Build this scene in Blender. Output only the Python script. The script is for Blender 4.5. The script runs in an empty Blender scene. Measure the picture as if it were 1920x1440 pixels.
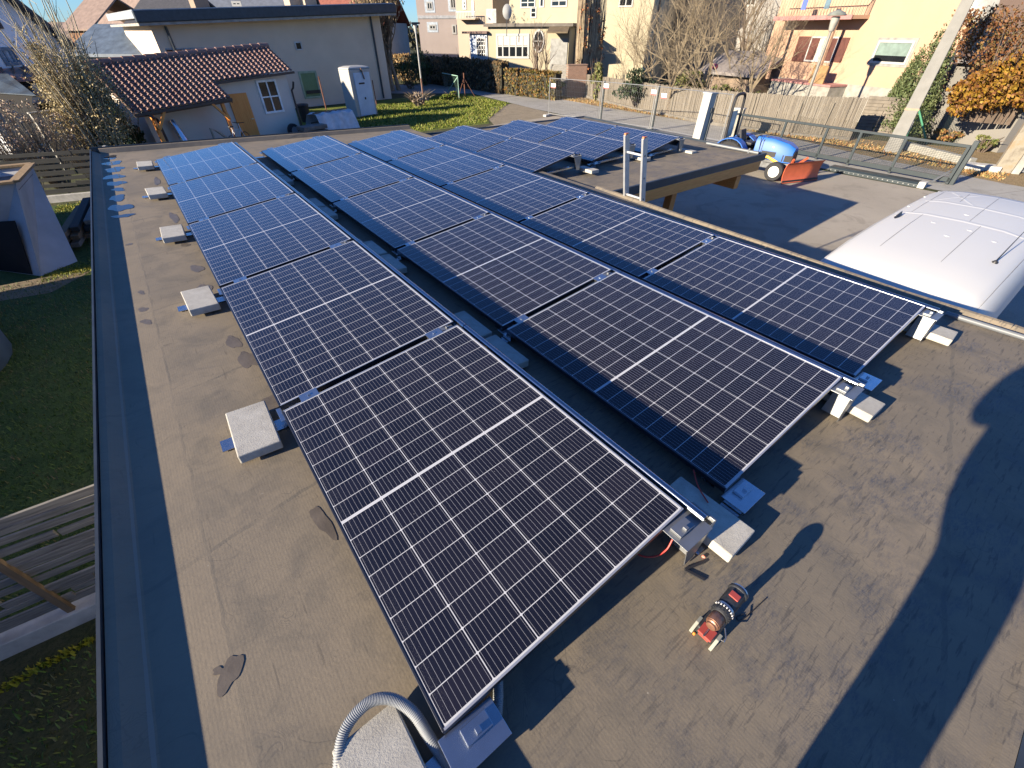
import bpy, math, random
from mathutils import Matrix, Vector
R_ = math.radians
scene = bpy.context.scene
COL = scene.collection

# ------------------------------------------------------------------ camera, sky, sun, exposure
# the flat roof falls by 2.4 degrees; TILT takes roof coordinates (x up the rows, y along them, z off the roof) to the level world
TILT = Matrix(((0.999127, 0.000123, 0.041775, 0), (0.000123, 0.999983, -0.005896, 0), (-0.041775, 0.005896, 0.99911, 0), (0, 0, 0, 1)))
CAM = Vector((-0.00557, -0.36347, 1.70651))
RIGHT = Vector((0.794567, -0.607164, -0.003992)); UP = Vector((0.393078, 0.509369, 0.765528)); FWD = Vector((0.462767, 0.609832, -0.64339))
FPX = 793.6
cam = bpy.data.objects.new('camera', bpy.data.cameras.new('camera')); COL.objects.link(cam)
cam.matrix_world = Matrix(((RIGHT.x, UP.x, -FWD.x, CAM.x), (RIGHT.y, UP.y, -FWD.y, CAM.y), (RIGHT.z, UP.z, -FWD.z, CAM.z), (0, 0, 0, 1)))
cam.data.sensor_width = 36; cam.data.lens = FPX / 1920 * 36; cam.data.clip_start = 0.05; cam.data.clip_end = 3000
scene.camera = cam
LIGHT = Vector((0.9870, -0.0782, -0.3320)).normalized()
SUN_EL = math.asin(-LIGHT.z); SUN_AZ = math.atan2(-LIGHT.x, -LIGHT.y)
world = bpy.data.worlds.new('World'); scene.world = world; world.use_nodes = True
wn = world.node_tree.nodes; wl = world.node_tree.links
sky = wn.new('ShaderNodeTexSky'); sky.sky_type = 'NISHITA'; sky.sun_disc = False
sky.sun_elevation = SUN_EL; sky.sun_rotation = SUN_AZ % (2 * math.pi); sky.air_density = 1.0; sky.dust_density = 0.0; sky.ozone_density = 4.0
tint = wn.new('ShaderNodeMix'); tint.data_type = 'RGBA'; tint.blend_type = 'MULTIPLY'; tint.inputs[0].default_value = 1.0; tint.inputs[7].default_value = (0.52, 0.80, 1.24, 1)
wl.new(sky.outputs[0], tint.inputs[6]); wl.new(tint.outputs[2], wn['Background'].inputs[0]); wn['Background'].inputs[1].default_value = 0.06
sun = bpy.data.objects.new('sun', bpy.data.lights.new('sun', 'SUN')); COL.objects.link(sun)
sun.data.energy = 5.0; sun.data.angle = R_(0.5); sun.data.color = (1.0, 0.86, 0.66)
sun.rotation_euler = LIGHT.to_track_quat('-Z', 'Y').to_euler()
scene.view_settings.view_transform = 'Standard'; scene.view_settings.look = 'None'
scene.view_settings.exposure = 1.5; scene.view_settings.gamma = 1.0

# ------------------------------------------------------------------ measuring helpers (photo pixel -> point in the world)
def ray(px, py): return RIGHT * ((px - 960) / FPX) + UP * ((720 - py) / FPX) + FWD
G = -2.6
def at(px, py, z=G):
    d = ray(px, py); return CAM + d * ((z - CAM.z) / d.z)
def atd(px, py, D):
    d = ray(px, py); return CAM + d * (D / math.hypot(d.x, d.y))
def onplane(px, py, P0, n):
    d = ray(px, py); return CAM + d * ((P0 - CAM).dot(n) / d.dot(n))

# ------------------------------------------------------------------ mesh helpers
class MB:
    def __init__(s): s.v = []; s.f = []
    def add(s, vs, fs, M=None):
        b = len(s.v)
        s.v += [tuple(M @ Vector(p)) if M is not None else tuple(p) for p in vs]
        s.f += [tuple(i + b for i in f) for f in fs]; return s
    def box(s, c, d, M=None, rz=0):
        x, y, z = d[0] / 2, d[1] / 2, d[2] / 2
        vs = [Vector((a, b, e)) for e in (-z, z) for a, b in ((-x, -y), (x, -y), (x, y), (-x, y))]
        if rz: vs = [Matrix.Rotation(rz, 3, 'Z') @ p for p in vs]
        vs = [p + Vector(c) for p in vs]
        return s.add(vs, [(3, 2, 1, 0), (4, 5, 6, 7), (0, 1, 5, 4), (1, 2, 6, 5), (2, 3, 7, 6), (3, 0, 4, 7)], M)
    def bar(s, p0, p1, w, h, up=Vector((0, 0, 1))):
        p0 = Vector(p0); p1 = Vector(p1); d = (p1 - p0); L = d.length; d.normalize()
        if abs(d.dot(up)) > .98: up = Vector((0, 1, 0))
        r = d.cross(up).normalized() * (w / 2); u = r.cross(d).normalized() * (h / 2)
        vs = [p + a * r + b * u for p in (p0, p1) for a, b in ((-1, -1), (1, -1), (1, 1), (-1, 1))]
        return s.add(vs, [(3, 2, 1, 0), (4, 5, 6, 7), (0, 1, 5, 4), (1, 2, 6, 5), (2, 3, 7, 6), (3, 0, 4, 7)])
    def tube(s, pts, r, n=8, cap=True):
        pts = [Vector(p) for p in pts]; k = len(pts)
        rs = r if isinstance(r, (list, tuple)) else [r] * k
        vs = []; prev = None
        for i, p in enumerate(pts):
            t = (pts[min(i + 1, k - 1)] - pts[max(i - 1, 0)]).normalized()
            if prev is None:
                a = Vector((0, 0, 1)) if abs(t.z) < .9 else Vector((1, 0, 0)); u = t.cross(a).normalized()
            else:
                u = prev - t * prev.dot(t)
                u = u.normalized() if u.length > 1e-6 else t.orthogonal().normalized()
            prev = u; w = t.cross(u)
            vs += [p + (u * math.cos(2 * math.pi * j / n) + w * math.sin(2 * math.pi * j / n)) * rs[i] for j in range(n)]
        fs = [(i * n + j, i * n + (j + 1) % n, (i + 1) * n + (j + 1) % n, (i + 1) * n + j) for i in range(k - 1) for j in range(n)]
        if cap: fs += [tuple(range(n - 1, -1, -1)), tuple((k - 1) * n + j for j in range(n))]
        return s.add(vs, fs)
    def lathe(s, prof, n=16, M=None, caps=True):
        k = len(prof); vs = [(r * math.cos(2 * math.pi * j / n), r * math.sin(2 * math.pi * j / n), z) for r, z in prof for j in range(n)]
        fs = [(i * n + j, i * n + (j + 1) % n, (i + 1) * n + (j + 1) % n, (i + 1) * n + j) for i in range(k - 1) for j in range(n)]
        if caps: fs += [tuple(range(n - 1, -1, -1)), tuple((k - 1) * n + j for j in range(n))]
        return s.add(vs, fs, M)
    def prism(s, poly, d):
        d = Vector(d); k = len(poly); a = [Vector(p) for p in poly]; vs = a + [p + d for p in a]
        fs = [tuple(range(k - 1, -1, -1)), tuple(range(k, 2 * k))] + [(i, (i + 1) % k, (i + 1) % k + k, i + k) for i in range(k)]
        return s.add(vs, fs)
    def loft(s, secs, closed=True, caps=True):
        n = len(secs[0]); k = len(secs); vs = [p for q in secs for p in q]
        m = n if closed else n - 1
        fs = [(i * n + j, i * n + (j + 1) % n, (i + 1) * n + (j + 1) % n, (i + 1) * n + j) for i in range(k - 1) for j in range(m)]
        if caps: fs += [tuple(range(n - 1, -1, -1)), tuple((k - 1) * n + j for j in range(n))]
        return s.add(vs, fs)
    def quad(s, *p): return s.add(p, [tuple(range(len(p)))])
    def grid(s, fn, nu, nv):
        vs = [fn(i / nu, j / nv) for i in range(nu + 1) for j in range(nv + 1)]
        fs = [(i * (nv + 1) + j, (i + 1) * (nv + 1) + j, (i + 1) * (nv + 1) + j + 1, i * (nv + 1) + j + 1) for i in range(nu) for j in range(nv)]
        return s.add(vs, fs)
    def build(s, name, mat, parent=None, smooth=False, bevel=0, loc=None, roof=False, fixn=True):
        me = bpy.data.meshes.new(name)
        vs = s.v
        if loc is not None: vs = [(p[0] - loc[0], p[1] - loc[1], p[2] - loc[2]) for p in vs]
        me.from_pydata(vs, [], s.f); me.update()
        if fixn:
            import bmesh
            bm = bmesh.new(); bm.from_mesh(me); bmesh.ops.recalc_face_normals(bm, faces=bm.faces); bm.to_mesh(me); bm.free()
        me.materials.append(mat)
        if smooth:
            for p in me.polygons: p.use_smooth = True
        o = bpy.data.objects.new(name, me); COL.objects.link(o)
        if parent is not None: o.parent = parent
        M = Matrix.Translation(loc) if loc is not None else Matrix.Identity(4)
        if roof: o.matrix_world = TILT @ M
        elif loc is not None: o.location = loc
        if bevel:
            b = o.modifiers.new('bevel', 'BEVEL'); b.width = bevel; b.segments = 2; b.limit_method = 'ANGLE'; b.angle_limit = R_(40)
        if smooth and hasattr(me, 'set_sharp_from_angle'): me.set_sharp_from_angle(angle=R_(42))
        return o

def tag(o, label, cat, group=None, kind=None):
    o['label'] = label; o['category'] = cat
    if group: o['group'] = group
    if kind: o['kind'] = kind
    return o
def thing(name, label, cat, loc=(0, 0, 0), rz=0, group=None, roof=False, M=None):
    o = bpy.data.objects.new(name, None); o.empty_display_size = .1; COL.objects.link(o)
    m = Matrix.Translation(loc) @ Matrix.Rotation(rz, 4, 'Z') if M is None else M
    o.matrix_world = TILT @ m if roof else m
    return tag(o, label, cat, group)
def copy_tree(o, M, label, group=None, skip=()):
    c = o.copy(); COL.objects.link(c); c.matrix_world = M; c['label'] = label
    if group: c['group'] = group
    for ch in [x for x in KIDS[o.name]]:
        if ch.name.split('.')[0] in skip: continue
        d = ch.copy(); COL.objects.link(d); d.parent = c
        for g in KIDS.get(ch.name, []):
            e = g.copy(); COL.objects.link(e); e.parent = d
    return c
KIDS = {}
def note(o):
    KIDS[o.name] = [x for x in COL.objects if x.parent == o]
    for x in KIDS[o.name]: KIDS[x.name] = [y for y in COL.objects if y.parent == x]
    return o

# ------------------------------------------------------------------ material helpers
class NT:
    def __init__(s, name):
        s.m = bpy.data.materials.new(name); s.m.use_nodes = True; s.t = s.m.node_tree; s.n = s.t.nodes; s.l = s.t.links
        s.b = s.n['Principled BSDF']; s.tc = s.n.new('ShaderNodeTexCoord'); s.obj = s.tc.outputs['Object']
    def set(s, inp, v):
        i = s.b.inputs[inp]
        if isinstance(v, bpy.types.NodeSocket): s.l.new(v, i)
        else: i.default_value = v
        return s
    def lk(s, v, i):
        if isinstance(v, bpy.types.NodeSocket): s.l.new(v, i)
        else: i.default_value = v
    def math(s, op, a, b=0.0, c=0.0):
        k = s.n.new('ShaderNodeMath'); k.operation = op
        for i, v in enumerate((a, b, c)): s.lk(v, k.inputs[i])
        return k.outputs[0]
    def scale(s, v, sc):
        k = s.n.new('ShaderNodeMapping'); s.l.new(v, k.inputs[0]); k.inputs['Scale'].default_value = sc; return k.outputs[0]
    def rot(s, v, r, sc=(1, 1, 1)):
        k = s.n.new('ShaderNodeMapping'); s.l.new(v, k.inputs[0]); k.inputs['Rotation'].default_value = r; k.inputs['Scale'].default_value = sc; return k.outputs[0]
    def noise(s, sc, det=4, vec=None, rough=.55, dist=0, col=False):
        k = s.n.new('ShaderNodeTexNoise'); k.inputs['Scale'].default_value = sc; k.inputs['Detail'].default_value = det
        k.inputs['Roughness'].default_value = rough; k.inputs['Distortion'].default_value = dist
        s.l.new(vec or s.obj, k.inputs['Vector']); return k.outputs['Color' if col else 'Fac']
    def voro(s, sc, vec=None, out='Distance', feat='F1'):
        k = s.n.new('ShaderNodeTexVoronoi'); k.feature = feat; k.inputs['Scale'].default_value = sc; s.l.new(vec or s.obj, k.inputs['Vector']); return k.outputs[out]
    def ramp(s, f, stops, interp='LINEAR'):
        k = s.n.new('ShaderNodeValToRGB'); k.color_ramp.interpolation = interp; e = k.color_ramp.elements
        while len(e) < len(stops): e.new(0.5)
        for el, (p, c) in zip(e, stops):
            el.position = p; el.color = (*c, 1) if isinstance(c, tuple) else (c, c, c, 1)
        s.l.new(f, k.inputs[0]); return k.outputs[0]
    def mix(s, f, a, b, mode='MIX'):
        k = s.n.new('ShaderNodeMix'); k.data_type = 'RGBA'; k.blend_type = mode
        s.lk(f, k.inputs[0])
        for v, i in ((a, 6), (b, 7)): s.lk((*v, 1) if isinstance(v, tuple) else v, k.inputs[i])
        return k.outputs[2]
    def bump(s, h, st=.3, d=.01):
        k = s.n.new('ShaderNodeBump'); k.inputs['Strength'].default_value = st; k.inputs['Distance'].default_value = d
        s.l.new(h, k.inputs['Height']); s.l.new(k.outputs[0], s.b.inputs['Normal']); return s
    def xyz(s, vec=None):
        k = s.n.new('ShaderNodeSeparateXYZ'); s.l.new(vec or s.obj, k.inputs[0]); return k.outputs
    def objrand(s):
        k = s.n.new('ShaderNodeObjectInfo'); return k.outputs['Random']
def simple(name, col, rough=.7, metal=0.0, var=.25, sc=3.0, bump=0.0, bsc=40.0, spec=.5, dist=.01):
    s = NT(name); f = s.noise(sc, 5)
    a = tuple(max(0, c * (1 - var)) for c in col); b = tuple(min(1, c * (1 + var)) for c in col)
    s.set('Base Color', s.ramp(f, [(.3, a), (.7, b)])); s.set('Roughness', rough); s.set('Metallic', metal); s.set('Specular IOR Level', spec)
    if bump: s.bump(s.noise(bsc, 4), bump, dist)
    return s.m

# --- roof membrane: dusty bitumen, scuffed, with lap seams
def mat_membrane():
    s = NT('roof_membrane'); x, y, z = s.xyz()
    big = s.noise(.9, 6, rough=.6); mid = s.noise(4.5, 6, rough=.62, dist=.6)
    base = s.mix(s.ramp(big, [(.35, 0.0), (.65, 1.0)]), (.222, .182, .130), (.165, .140, .105))
    base = s.mix(s.ramp(mid, [(.48, 0.0), (.66, .7)]), base, (.125, .110, .088))
    # wiped and walked-on dark patches, mostly on the near right
    zone = s.ramp(s.math('ADD', s.math('MULTIPLY', x, .22), s.math('MULTIPLY', y, -.12)), [(.0, .22), (.30, 1.0)])
    p1 = s.ramp(s.noise(2.4, 3, dist=.3), [(.47, 0.0), (.58, 1.0)])
    p2 = s.ramp(s.noise(15, 8, vec=s.rot(s.obj, (0, 0, .5), (.5, 1.5, 1)), rough=.78, dist=.8), [(.40, 0.0), (.58, 1.0)])
    p3 = s.ramp(s.noise(70, 5, vec=s.rot(s.obj, (0, 0, .7), (.45, 1.5, 1)), rough=.75), [(.40, .15), (.60, 1.0)])
    scuff = s.math('MULTIPLY', s.math('MULTIPLY', s.math('MULTIPLY', p1, p2), zone), p3)
    curl = s.math('LESS_THAN', s.math('ABSOLUTE', s.math('SUBTRACT', s.noise(2.6, 1.5, dist=1.6), .5)), .0045)
    curl = s.math('MULTIPLY', s.math('MULTIPLY', curl, s.ramp(s.noise(3.3, 2), [(.53, 0.0), (.6, 1.0)])), .42)
    base = s.mix(curl, base, (.07, .064, .056))
    tread = s.math('MULTIPLY', s.ramp(s.math('SINE', s.math('MULTIPLY', s.noise(3.5, 1.0, dist=2.5), 190)), [(.55, 0.0), (.75, 1.0)]), s.ramp(s.noise(5.5, 2), [(.60, 0.0), (.66, .5)]))
    base = s.mix(tread, base, (.085, .078, .07))
    base = s.mix(s.math('MULTIPLY', scuff, .85), base, (.060, .064, .076))
    sc2 = s.ramp(s.noise(26, 3, vec=s.rot(s.obj, (0, 0, .62), (.22, 1.9, 1)), rough=.7), [(.56, 0.0), (.64, 1.0)])
    base = s.mix(s.math('MULTIPLY', s.math('MULTIPLY', sc2, zone), .55), base, (.042, .042, .046))
    scr = s.ramp(s.noise(16, 2, vec=s.rot(s.obj, (0, 0, 1.2), (2.2, .25, 1))), [(.68, 0.0), (.72, 1.0)])
    base = s.mix(s.math('MULTIPLY', scr, .35), base, (.055, .05, .045))
    # overlap seams: across every 1.25 m (slightly skewed) and one long lap by the left kerb
    wob = s.math('MULTIPLY', s.math('SUBTRACT', s.noise(5, 3), .5), .05)
    ys = s.math('ADD', s.math('SUBTRACT', y, s.math('MULTIPLY', x, .22)), wob)
    fr = s.math('PINGPONG', ys, .62)
    line = s.math('LESS_THAN', fr, .010); xl = s.math('ABSOLUTE', s.math('SUBTRACT', s.math('ADD', x, wob), -.475))
    line = s.math('MAXIMUM', line, s.math('LESS_THAN', xl, .006))
    xl2 = s.math('ABSOLUTE', s.math('SUBTRACT', x, -.712)); lap = s.math('LESS_THAN', xl2, s.math('MULTIPLY', s.noise(3, 3), .009))
    base = s.mix(s.math('MULTIPLY', line, s.ramp(s.noise(3), [(.4, .1), (.6, .55)])), base, (.09, .085, .075))
    base = s.mix(s.math('MULTIPLY', lap, .6), base, (.26, .25, .23))
    band = s.math('MULTIPLY', s.math('LESS_THAN', x, -.475), .35)
    base = s.mix(band, base, (.255, .208, .145))
    # grit
    base = s.mix(s.math('MULTIPLY', s.ramp(s.noise(240, 2), [(.40, 0.0), (.62, 1.0)]), .20), base, (.22, .185, .135))
    crumbs = s.ramp(s.voro(7), [(.014, 1.0), (.022, 0.0)])
    base = s.mix(crumbs, base, (.30, .27, .22))
    s.set('Base Color', base)
    s.set('Roughness', s.ramp(scuff, [(0.0, .82), (1.0, .55)])); s.set('Specular IOR Level', .35)
    weave = s.math('ADD', s.math('SINE', s.math('MULTIPLY', x, 520)), s.math('SINE', s.math('MULTIPLY', y, 520)))
    h = s.math('ADD', s.math('MULTIPLY', weave, .035), s.math('ADD', s.math('MULTIPLY', s.noise(60, 5, rough=.65), 1.0), s.math('MULTIPLY', line, -1.5)))
    h = s.math('ADD', h, s.math('MULTIPLY', s.noise(6, 4), 2.0))
    s.bump(h, .30, .003); return s.m
MEM = mat_membrane()
WET = simple('wet_membrane', (.125, .104, .08), .45, var=.2, sc=9, bump=.25, bsc=60, dist=.003)
def mat_water():
    s = NT('puddle_water'); s.set('Base Color', (.03, .03, .032, 1)); s.set('Roughness', .03); s.set('Specular IOR Level', .6); s.bump(s.noise(3, 2), .02, .01); return s.m
WATER = mat_water()
TRIM = simple('edge_trim_metal', (.045, .055, .065), .45, .3, .2, 6, .05)
ALU = simple('mill_aluminium', (.50, .53, .56), .24, .95, .08, 14, .04, 120)
ALU_MATT = simple('matt_aluminium', (0.450, 0.461, 0.473), .5, .6, .12, 8, .05)
def mat_slab():
    s = NT('concrete_slab'); f = s.noise(16, 6, rough=.65); c = s.ramp(f, [(.25, (.36, .34, .29)), (.75, (.50, .48, .42))])
    c = s.mix(s.ramp(s.voro(95), [(.10, 1.0), (.2, 0.0)]), c, (.25, .23, .2)); c = s.mix(s.math('MULTIPLY', s.objrand(), .45), c, (.27, .265, .25)); c = s.mix(s.ramp(s.noise(5, 5, dist=.7), [(.5, 0.0), (.68, .5)]), c, (.22, .205, .18)); s.set('Base Color', c); s.set('Roughness', .9)
    s.bump(s.noise(130, 5, rough=.7), .6, .003); return s.m
SLAB = mat_slab()
PW, PL, GAP, TH, TH2, PHI = 1.134, 1.722, .0498, .1463, .1964, .0394
def mat_cells():
    s = NT('solar_cells'); x, y, z = s.xyz()
    m = .013; cu = (PW - 2 * m) / 6; half = (PL - 2 * m - .012) / 2; cv = half / 9
    u = s.math('SUBTRACT', x, m); v = s.math('SUBTRACT', y, m)
    second = s.math('GREATER_THAN', v, half + .006)
    v2 = s.math('SUBTRACT', v, s.math('MULTIPLY', second, half + .012))
    def edge(a, p):     # distance to nearest multiple of p
        return s.math('PINGPONG', a, p / 2) if False else s.math('MULTIPLY', s.math('PINGPONG', s.math('DIVIDE', a, p), .5), p)
    eu = edge(u, cu); ev = edge(v2, cv)
    gap = s.math('MAXIMUM', s.math('LESS_THAN', eu, .0017), s.math('LESS_THAN', ev, .0014))
    mid = s.math('MULTIPLY', s.math('GREATER_THAN', v, half), s.math('LESS_THAN', v, half + .012))
    outu = s.math('MAXIMUM', s.math('LESS_THAN', u, 0), s.math('GREATER_THAN', u, PW - 2 * m)); outv = s.math('MAXIMUM', s.math('LESS_THAN', v, 0), s.math('GREATER_THAN', v, PL - 2 * m))
    dia = s.math('LESS_THAN', s.math('ADD', eu, ev), .0065)
    white = s.math('MAXIMUM', s.math('MAXIMUM', gap, dia), mid); outer = s.math('MAXIMUM', outu, outv)
    midline = s.math('LESS_THAN', s.math('ABSOLUTE', s.math('SUBTRACT', v, half + .006)), .0012)
    bb = s.math('LESS_THAN', edge(s.math('ADD', u, cu / 20), cu / 10), .00048)
    cid = s.n.new('ShaderNodeCombineXYZ')
    s.l.new(s.math('FLOOR', s.math('DIVIDE', u, cu)), cid.inputs[0]); s.l.new(s.math('FLOOR', s.math('DIVIDE', v, cv)), cid.inputs[1]); s.l.new(s.objrand(), cid.inputs[2])
    wnz = s.n.new('ShaderNodeTexWhiteNoise'); s.l.new(cid.outputs[0], wnz.inputs['Vector'])
    cell = s.mix(wnz.outputs['Value'], (.0075, .0075, .0125), (.012, .011, .017))
    c = s.mix(s.math('MULTIPLY', bb, .85), cell, (.30, .30, .32))
    c = s.mix(white, c, (.47, .48, .50)); c = s.mix(s.math('MULTIPLY', midline, .5), c, (.3, .3, .32)); c = s.mix(outer, c, (.42, .43, .45)); c = s.mix(s.math('LESS_THAN', u, 0), c, (.03, .033, .045))
    # dust: a film of dried specks, denser along the low edge where melt water ran
    film = s.ramp(x, [(.0, .45), (.035, .65), (.075, .02), (1.0, .03)])
    speck = s.ramp(s.noise(420, 2, rough=.8), [(.60, 0.0), (.74, 1.0)]); patch = s.ramp(s.noise(7, 4), [(.35, .2), (.7, 1.0)])
    dust = s.math('MULTIPLY', s.math('MULTIPLY', film, speck), patch)
    drops = s.ramp(s.voro(24), [(.035, .7), (.06, 0.0)]); drops = s.math('MULTIPLY', drops, s.ramp(s.noise(5, 2), [(.55, 0.0), (.62, 1.0)]))
    dust = s.math('MAXIMUM', dust, drops)
    c = s.mix(dust, c, (.42, .40, .36)); s.set('Base Color', c)
    s.set('Roughness', s.math('ADD', s.math('MULTIPLY', dust, .5), .07)); s.set('Specular IOR Level', .12)
    s.set('Coat Weight', 1.0); s.set('Coat Roughness', .03)
    return s.m
CELLS = mat_cells()
def mat_frame():
    s = NT('anodised_frame'); x, y, z = s.xyz()
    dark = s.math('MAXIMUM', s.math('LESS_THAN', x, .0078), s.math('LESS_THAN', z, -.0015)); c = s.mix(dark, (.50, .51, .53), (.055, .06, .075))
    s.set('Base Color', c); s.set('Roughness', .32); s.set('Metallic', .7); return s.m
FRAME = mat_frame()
DEFL = simple('deflector_sheet', (.30, .33, .37), .22, 1.0, .06, 14); POSTM = simple('galvanised_bracket', (.24, .25, .26), .45, .7, .12, 8)
BLACKPL = simple('black_plastic', (.018, .018, .02), .5, 0, .2, 20, .1)

# ------------------------------------------------------------------ the garage under the array
gar = thing('garage', 'flat roofed garage with dusty dark bitumen membrane carrying the three long panel rows', 'garage', (0, 0, 0), roof=True)
roof_outline = [(-.70, -1.06), (5.00, -1.06), (5.06, -.5), (5.02, .3), (5.10, 1.6), (5.16, 3.05), (5.24, 4.40), (5.24, 10.55), (-.70, 10.32)]
mb = MB(); mb.add([(x, y, 0) for x, y in roof_outline], [tuple(range(len(roof_outline)))]); mb.build('membrane', MEM, gar)
def kerb(mb, a, b, h=.065, w=.10, lip=.035, flip=1):
    a = Vector(a); b = Vector(b); d = (b - a).normalized(); n = Vector((d.y, -d.x, 0)) * flip      # n points outward
    prof = [(0, 0.0), (w - lip - .01, h), (w, h + .006), (w, -.22)]
    mb.loft([[p + n * q + Vector((0, 0, z)) for q, z in prof] for p in (a, b)], closed=False, caps=False)
mb = MB(); kerb(mb, (-.70, -1.06, 0), (-.70, 10.32, 0), h=.043, lip=.02, flip=-1); kerb(mb, (-.70, 10.32, 0), (5.24, 10.55, 0), flip=-1); mb.build('kerb', MEM, gar)
mb = MB(); kerb(mb, (-.70, -1.06, 0), (5.0, -1.06, 0), h=.012, w=.05, lip=.02, flip=1)
kerb(mb, (5.0, -1.06, 0), (5.06, -.5, 0), .025, .06, .02); kerb(mb, (5.06, -.5, 0), (5.02, .3, 0), .025, .06, .02)
for a, b in zip(roof_outline[3:6], roof_outline[4:7]): kerb(mb, (*a, 0), (*b, 0), .025, .06, .02)
mb.build('kerb', MEM, gar)
mb = MB()
mb.bar((-.812, -1.16, .003), (-.812, 10.42, .003), .012, .12); mb.bar((-.80, -1.128, -.04), (5.05, -1.128, -.04), .03, .11)
mb.bar((-.80, 10.425, .02), (5.24, 10.66, .02), .012, .14)
mb.build('edge_trim', TRIM, gar)
mb = MB(); mb.box((2.15, 4.7, -1.46), (5.7, 11.2, 2.5)); mb.build('wall', simple('garage_render', (.42, .40, .36), .9, bump=.2), gar)
rng = random.Random(4)
def blob(cx, cy, rx, ry, rz=0, n=22, j=.22, z=.004, seed=0, pt=0.0):
    g = random.Random(seed); ph = [g.uniform(0, 6.28) for _ in range(4)]; out = []
    for i in range(n):
        a = 2 * math.pi * i / n
        k = 1 + j * (.5 * math.sin(2 * a + ph[0]) + .4 * math.sin(3 * a + ph[1]) + .3 * math.sin(5 * a + ph[2]))
        X, Y = rx * k * math.cos(a), ry * k * math.sin(a)
        out.append((cx + X * math.cos(rz) - Y * math.sin(rz), cy + X * math.sin(rz) + Y * math.cos(rz), z))
    return out
mb = MB()
for i, (yy, ln, w) in enumerate(((9.95, .085, .20), (9.45, .095, .22), (8.95, .10, .22), (8.45, .095, .20), (8.02, .085, .18), (7.65, .06, .12), (7.2, .075, .18), (6.72, .095, .20), (6.35, .08, .09))):
    mb = MB(); mb.add(blob(-.575 + .012 * (i % 3), yy, ln * 1.15, w * .8, 0, 26, .34, .0012 + .0002 * i, i), [tuple(range(26))]); mb.build('puddle', WATER, gar)
for i, (cx, cy, rx, ry, rz) in enumerate(((-.525, 4.02, .018, .05, .1), (-.535, 3.68, .028, .045, 0), (-.53, 3.45, .03, .05, .3), (-.545, 5.3, .03, .03, 0), (-.07, 2.80, .04, .10, 0), (-.035, 2.52, .05, .12, .1), (-.10, 5.30, .03, .09, .1), (-.10, 5.0, .035, .06, 0),
        (-.09, 6.0, .04, .2, 0), (-.10, 7.9, .035, .25, 0), (-.09, 4.30, .05, .09, 0), (-.10, 3.83, .05, .09, .2), (-.02, 1.98, .06, .07, .2), (-.045, 1.0, .03, .1, .1), (-.49, .60, .035, .055, -.5), (-.52, .63, .012, .02, 1))):
    mb = MB(); mb.add(blob(cx, cy, rx, ry, rz, 22, .3, .0006 + .0001 * i, i + 40), [tuple(range(22))]); mb.build('wet_patch', WET, gar)

# ------------------------------------------------------------------ solar panels
def panel_matrix(X, Y, Z, th, phi): return Matrix.Translation((X, Y, Z)) @ Matrix.Rotation(phi, 4, 'Z') @ Matrix.Rotation(-th, 4, 'Y')
panel = thing('photovoltaic_module', '', 'solar panel', M=panel_matrix(0, 0, .11, TH, 0), roof=True)
mb = MB(); fw = .008
for x0, x1, y0, y1 in ((0, PW, 0, fw), (0, PW, PL - fw, PL), (0, fw, fw, PL - fw), (PW - fw, PW, fw, PL - fw)): mb.box(((x0 + x1) / 2, (y0 + y1) / 2, -.0155), (x1 - x0, y1 - y0, .031))
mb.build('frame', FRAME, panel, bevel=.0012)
mb = MB(); mb.box((PW / 2, PL / 2, -.006), (PW - 2 * fw, PL - 2 * fw, .008)); mb.build('cell_glass', CELLS, panel)
for yy in (-.0,):
    for u in (.16, PW - .16):
        mb = MB(); mb.box((u, PL + GAP / 2, -.002), (.10, GAP + .018, .006)); mb.box((u, PL + GAP / 2, .004), (.016, .016, .008)); mb.box((u, PL + GAP / 2, -.02), (.10, .02, .034)); mb.build('clamp', ALU, panel, bevel=.001)
def defl(y0, y1):
    prof = [(1.146, .258), (1.150, .268), (1.158, .2735), (1.170, .2735), (1.180, .266), (1.186, .252), (1.232, .075), (1.230, .075), (1.183, .250), (1.176, .262), (1.163, .269), (1.152, .260)]
    c, sn = math.cos(TH), math.sin(TH); out = []
    for y in (y0, y1): out.append([Vector((x * c + (z - .11) * sn, y, -x * sn + (z - .11) * c)) for x, z in prof])
    return out
mb = MB(); mb.loft(defl(-.075, PL + GAP - .082)); mb.build('wind_deflector', DEFL, panel, smooth=True)
note(panel)
ORD = ['nearest', 'second nearest', 'middle', 'second farthest', 'farthest']
ROWX = (0, 1.512, 3.0284); ROWY = (0, -.0126, -.0152)
ROWN = ('left long row', 'middle long row', 'right long row')
first = True
for r in range(3):
    for i in range(5):
        lab = 'dark solar panel with white cell grid, %s panel of the %s' % (ORD[i], ROWN[r])
        M = TILT @ panel_matrix(ROWX[r], ROWY[r] + i * (PL + GAP), .11, TH, 0)
        if first: panel.matrix_world = M; panel['label'] = lab; panel['group'] = 'solar panels on the flat roofs'; first = False
        else: copy_tree(panel, M, lab, 'solar panels on the flat roofs', skip=())
CPX = (4.8979, 6.6566, 8.2805); CPY = (5.631, 5.8574, 5.8262); CPN = ('front carport row', 'middle carport row', 'back carport row')
for r in range(3):
    for i in range(2):
        dx, dy = -math.sin(PHI) * i * (PL + GAP), math.cos(PHI) * i * (PL + GAP)
        copy_tree(panel, TILT @ panel_matrix(CPX[r] + dx, CPY[r] + dy, -.0065, TH2, PHI), 'bluish solar panel, %s of the two in the %s, near the ladder' % (('nearer', 'farther')[i], CPN[r]), 'solar panels on the flat roofs')

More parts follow.
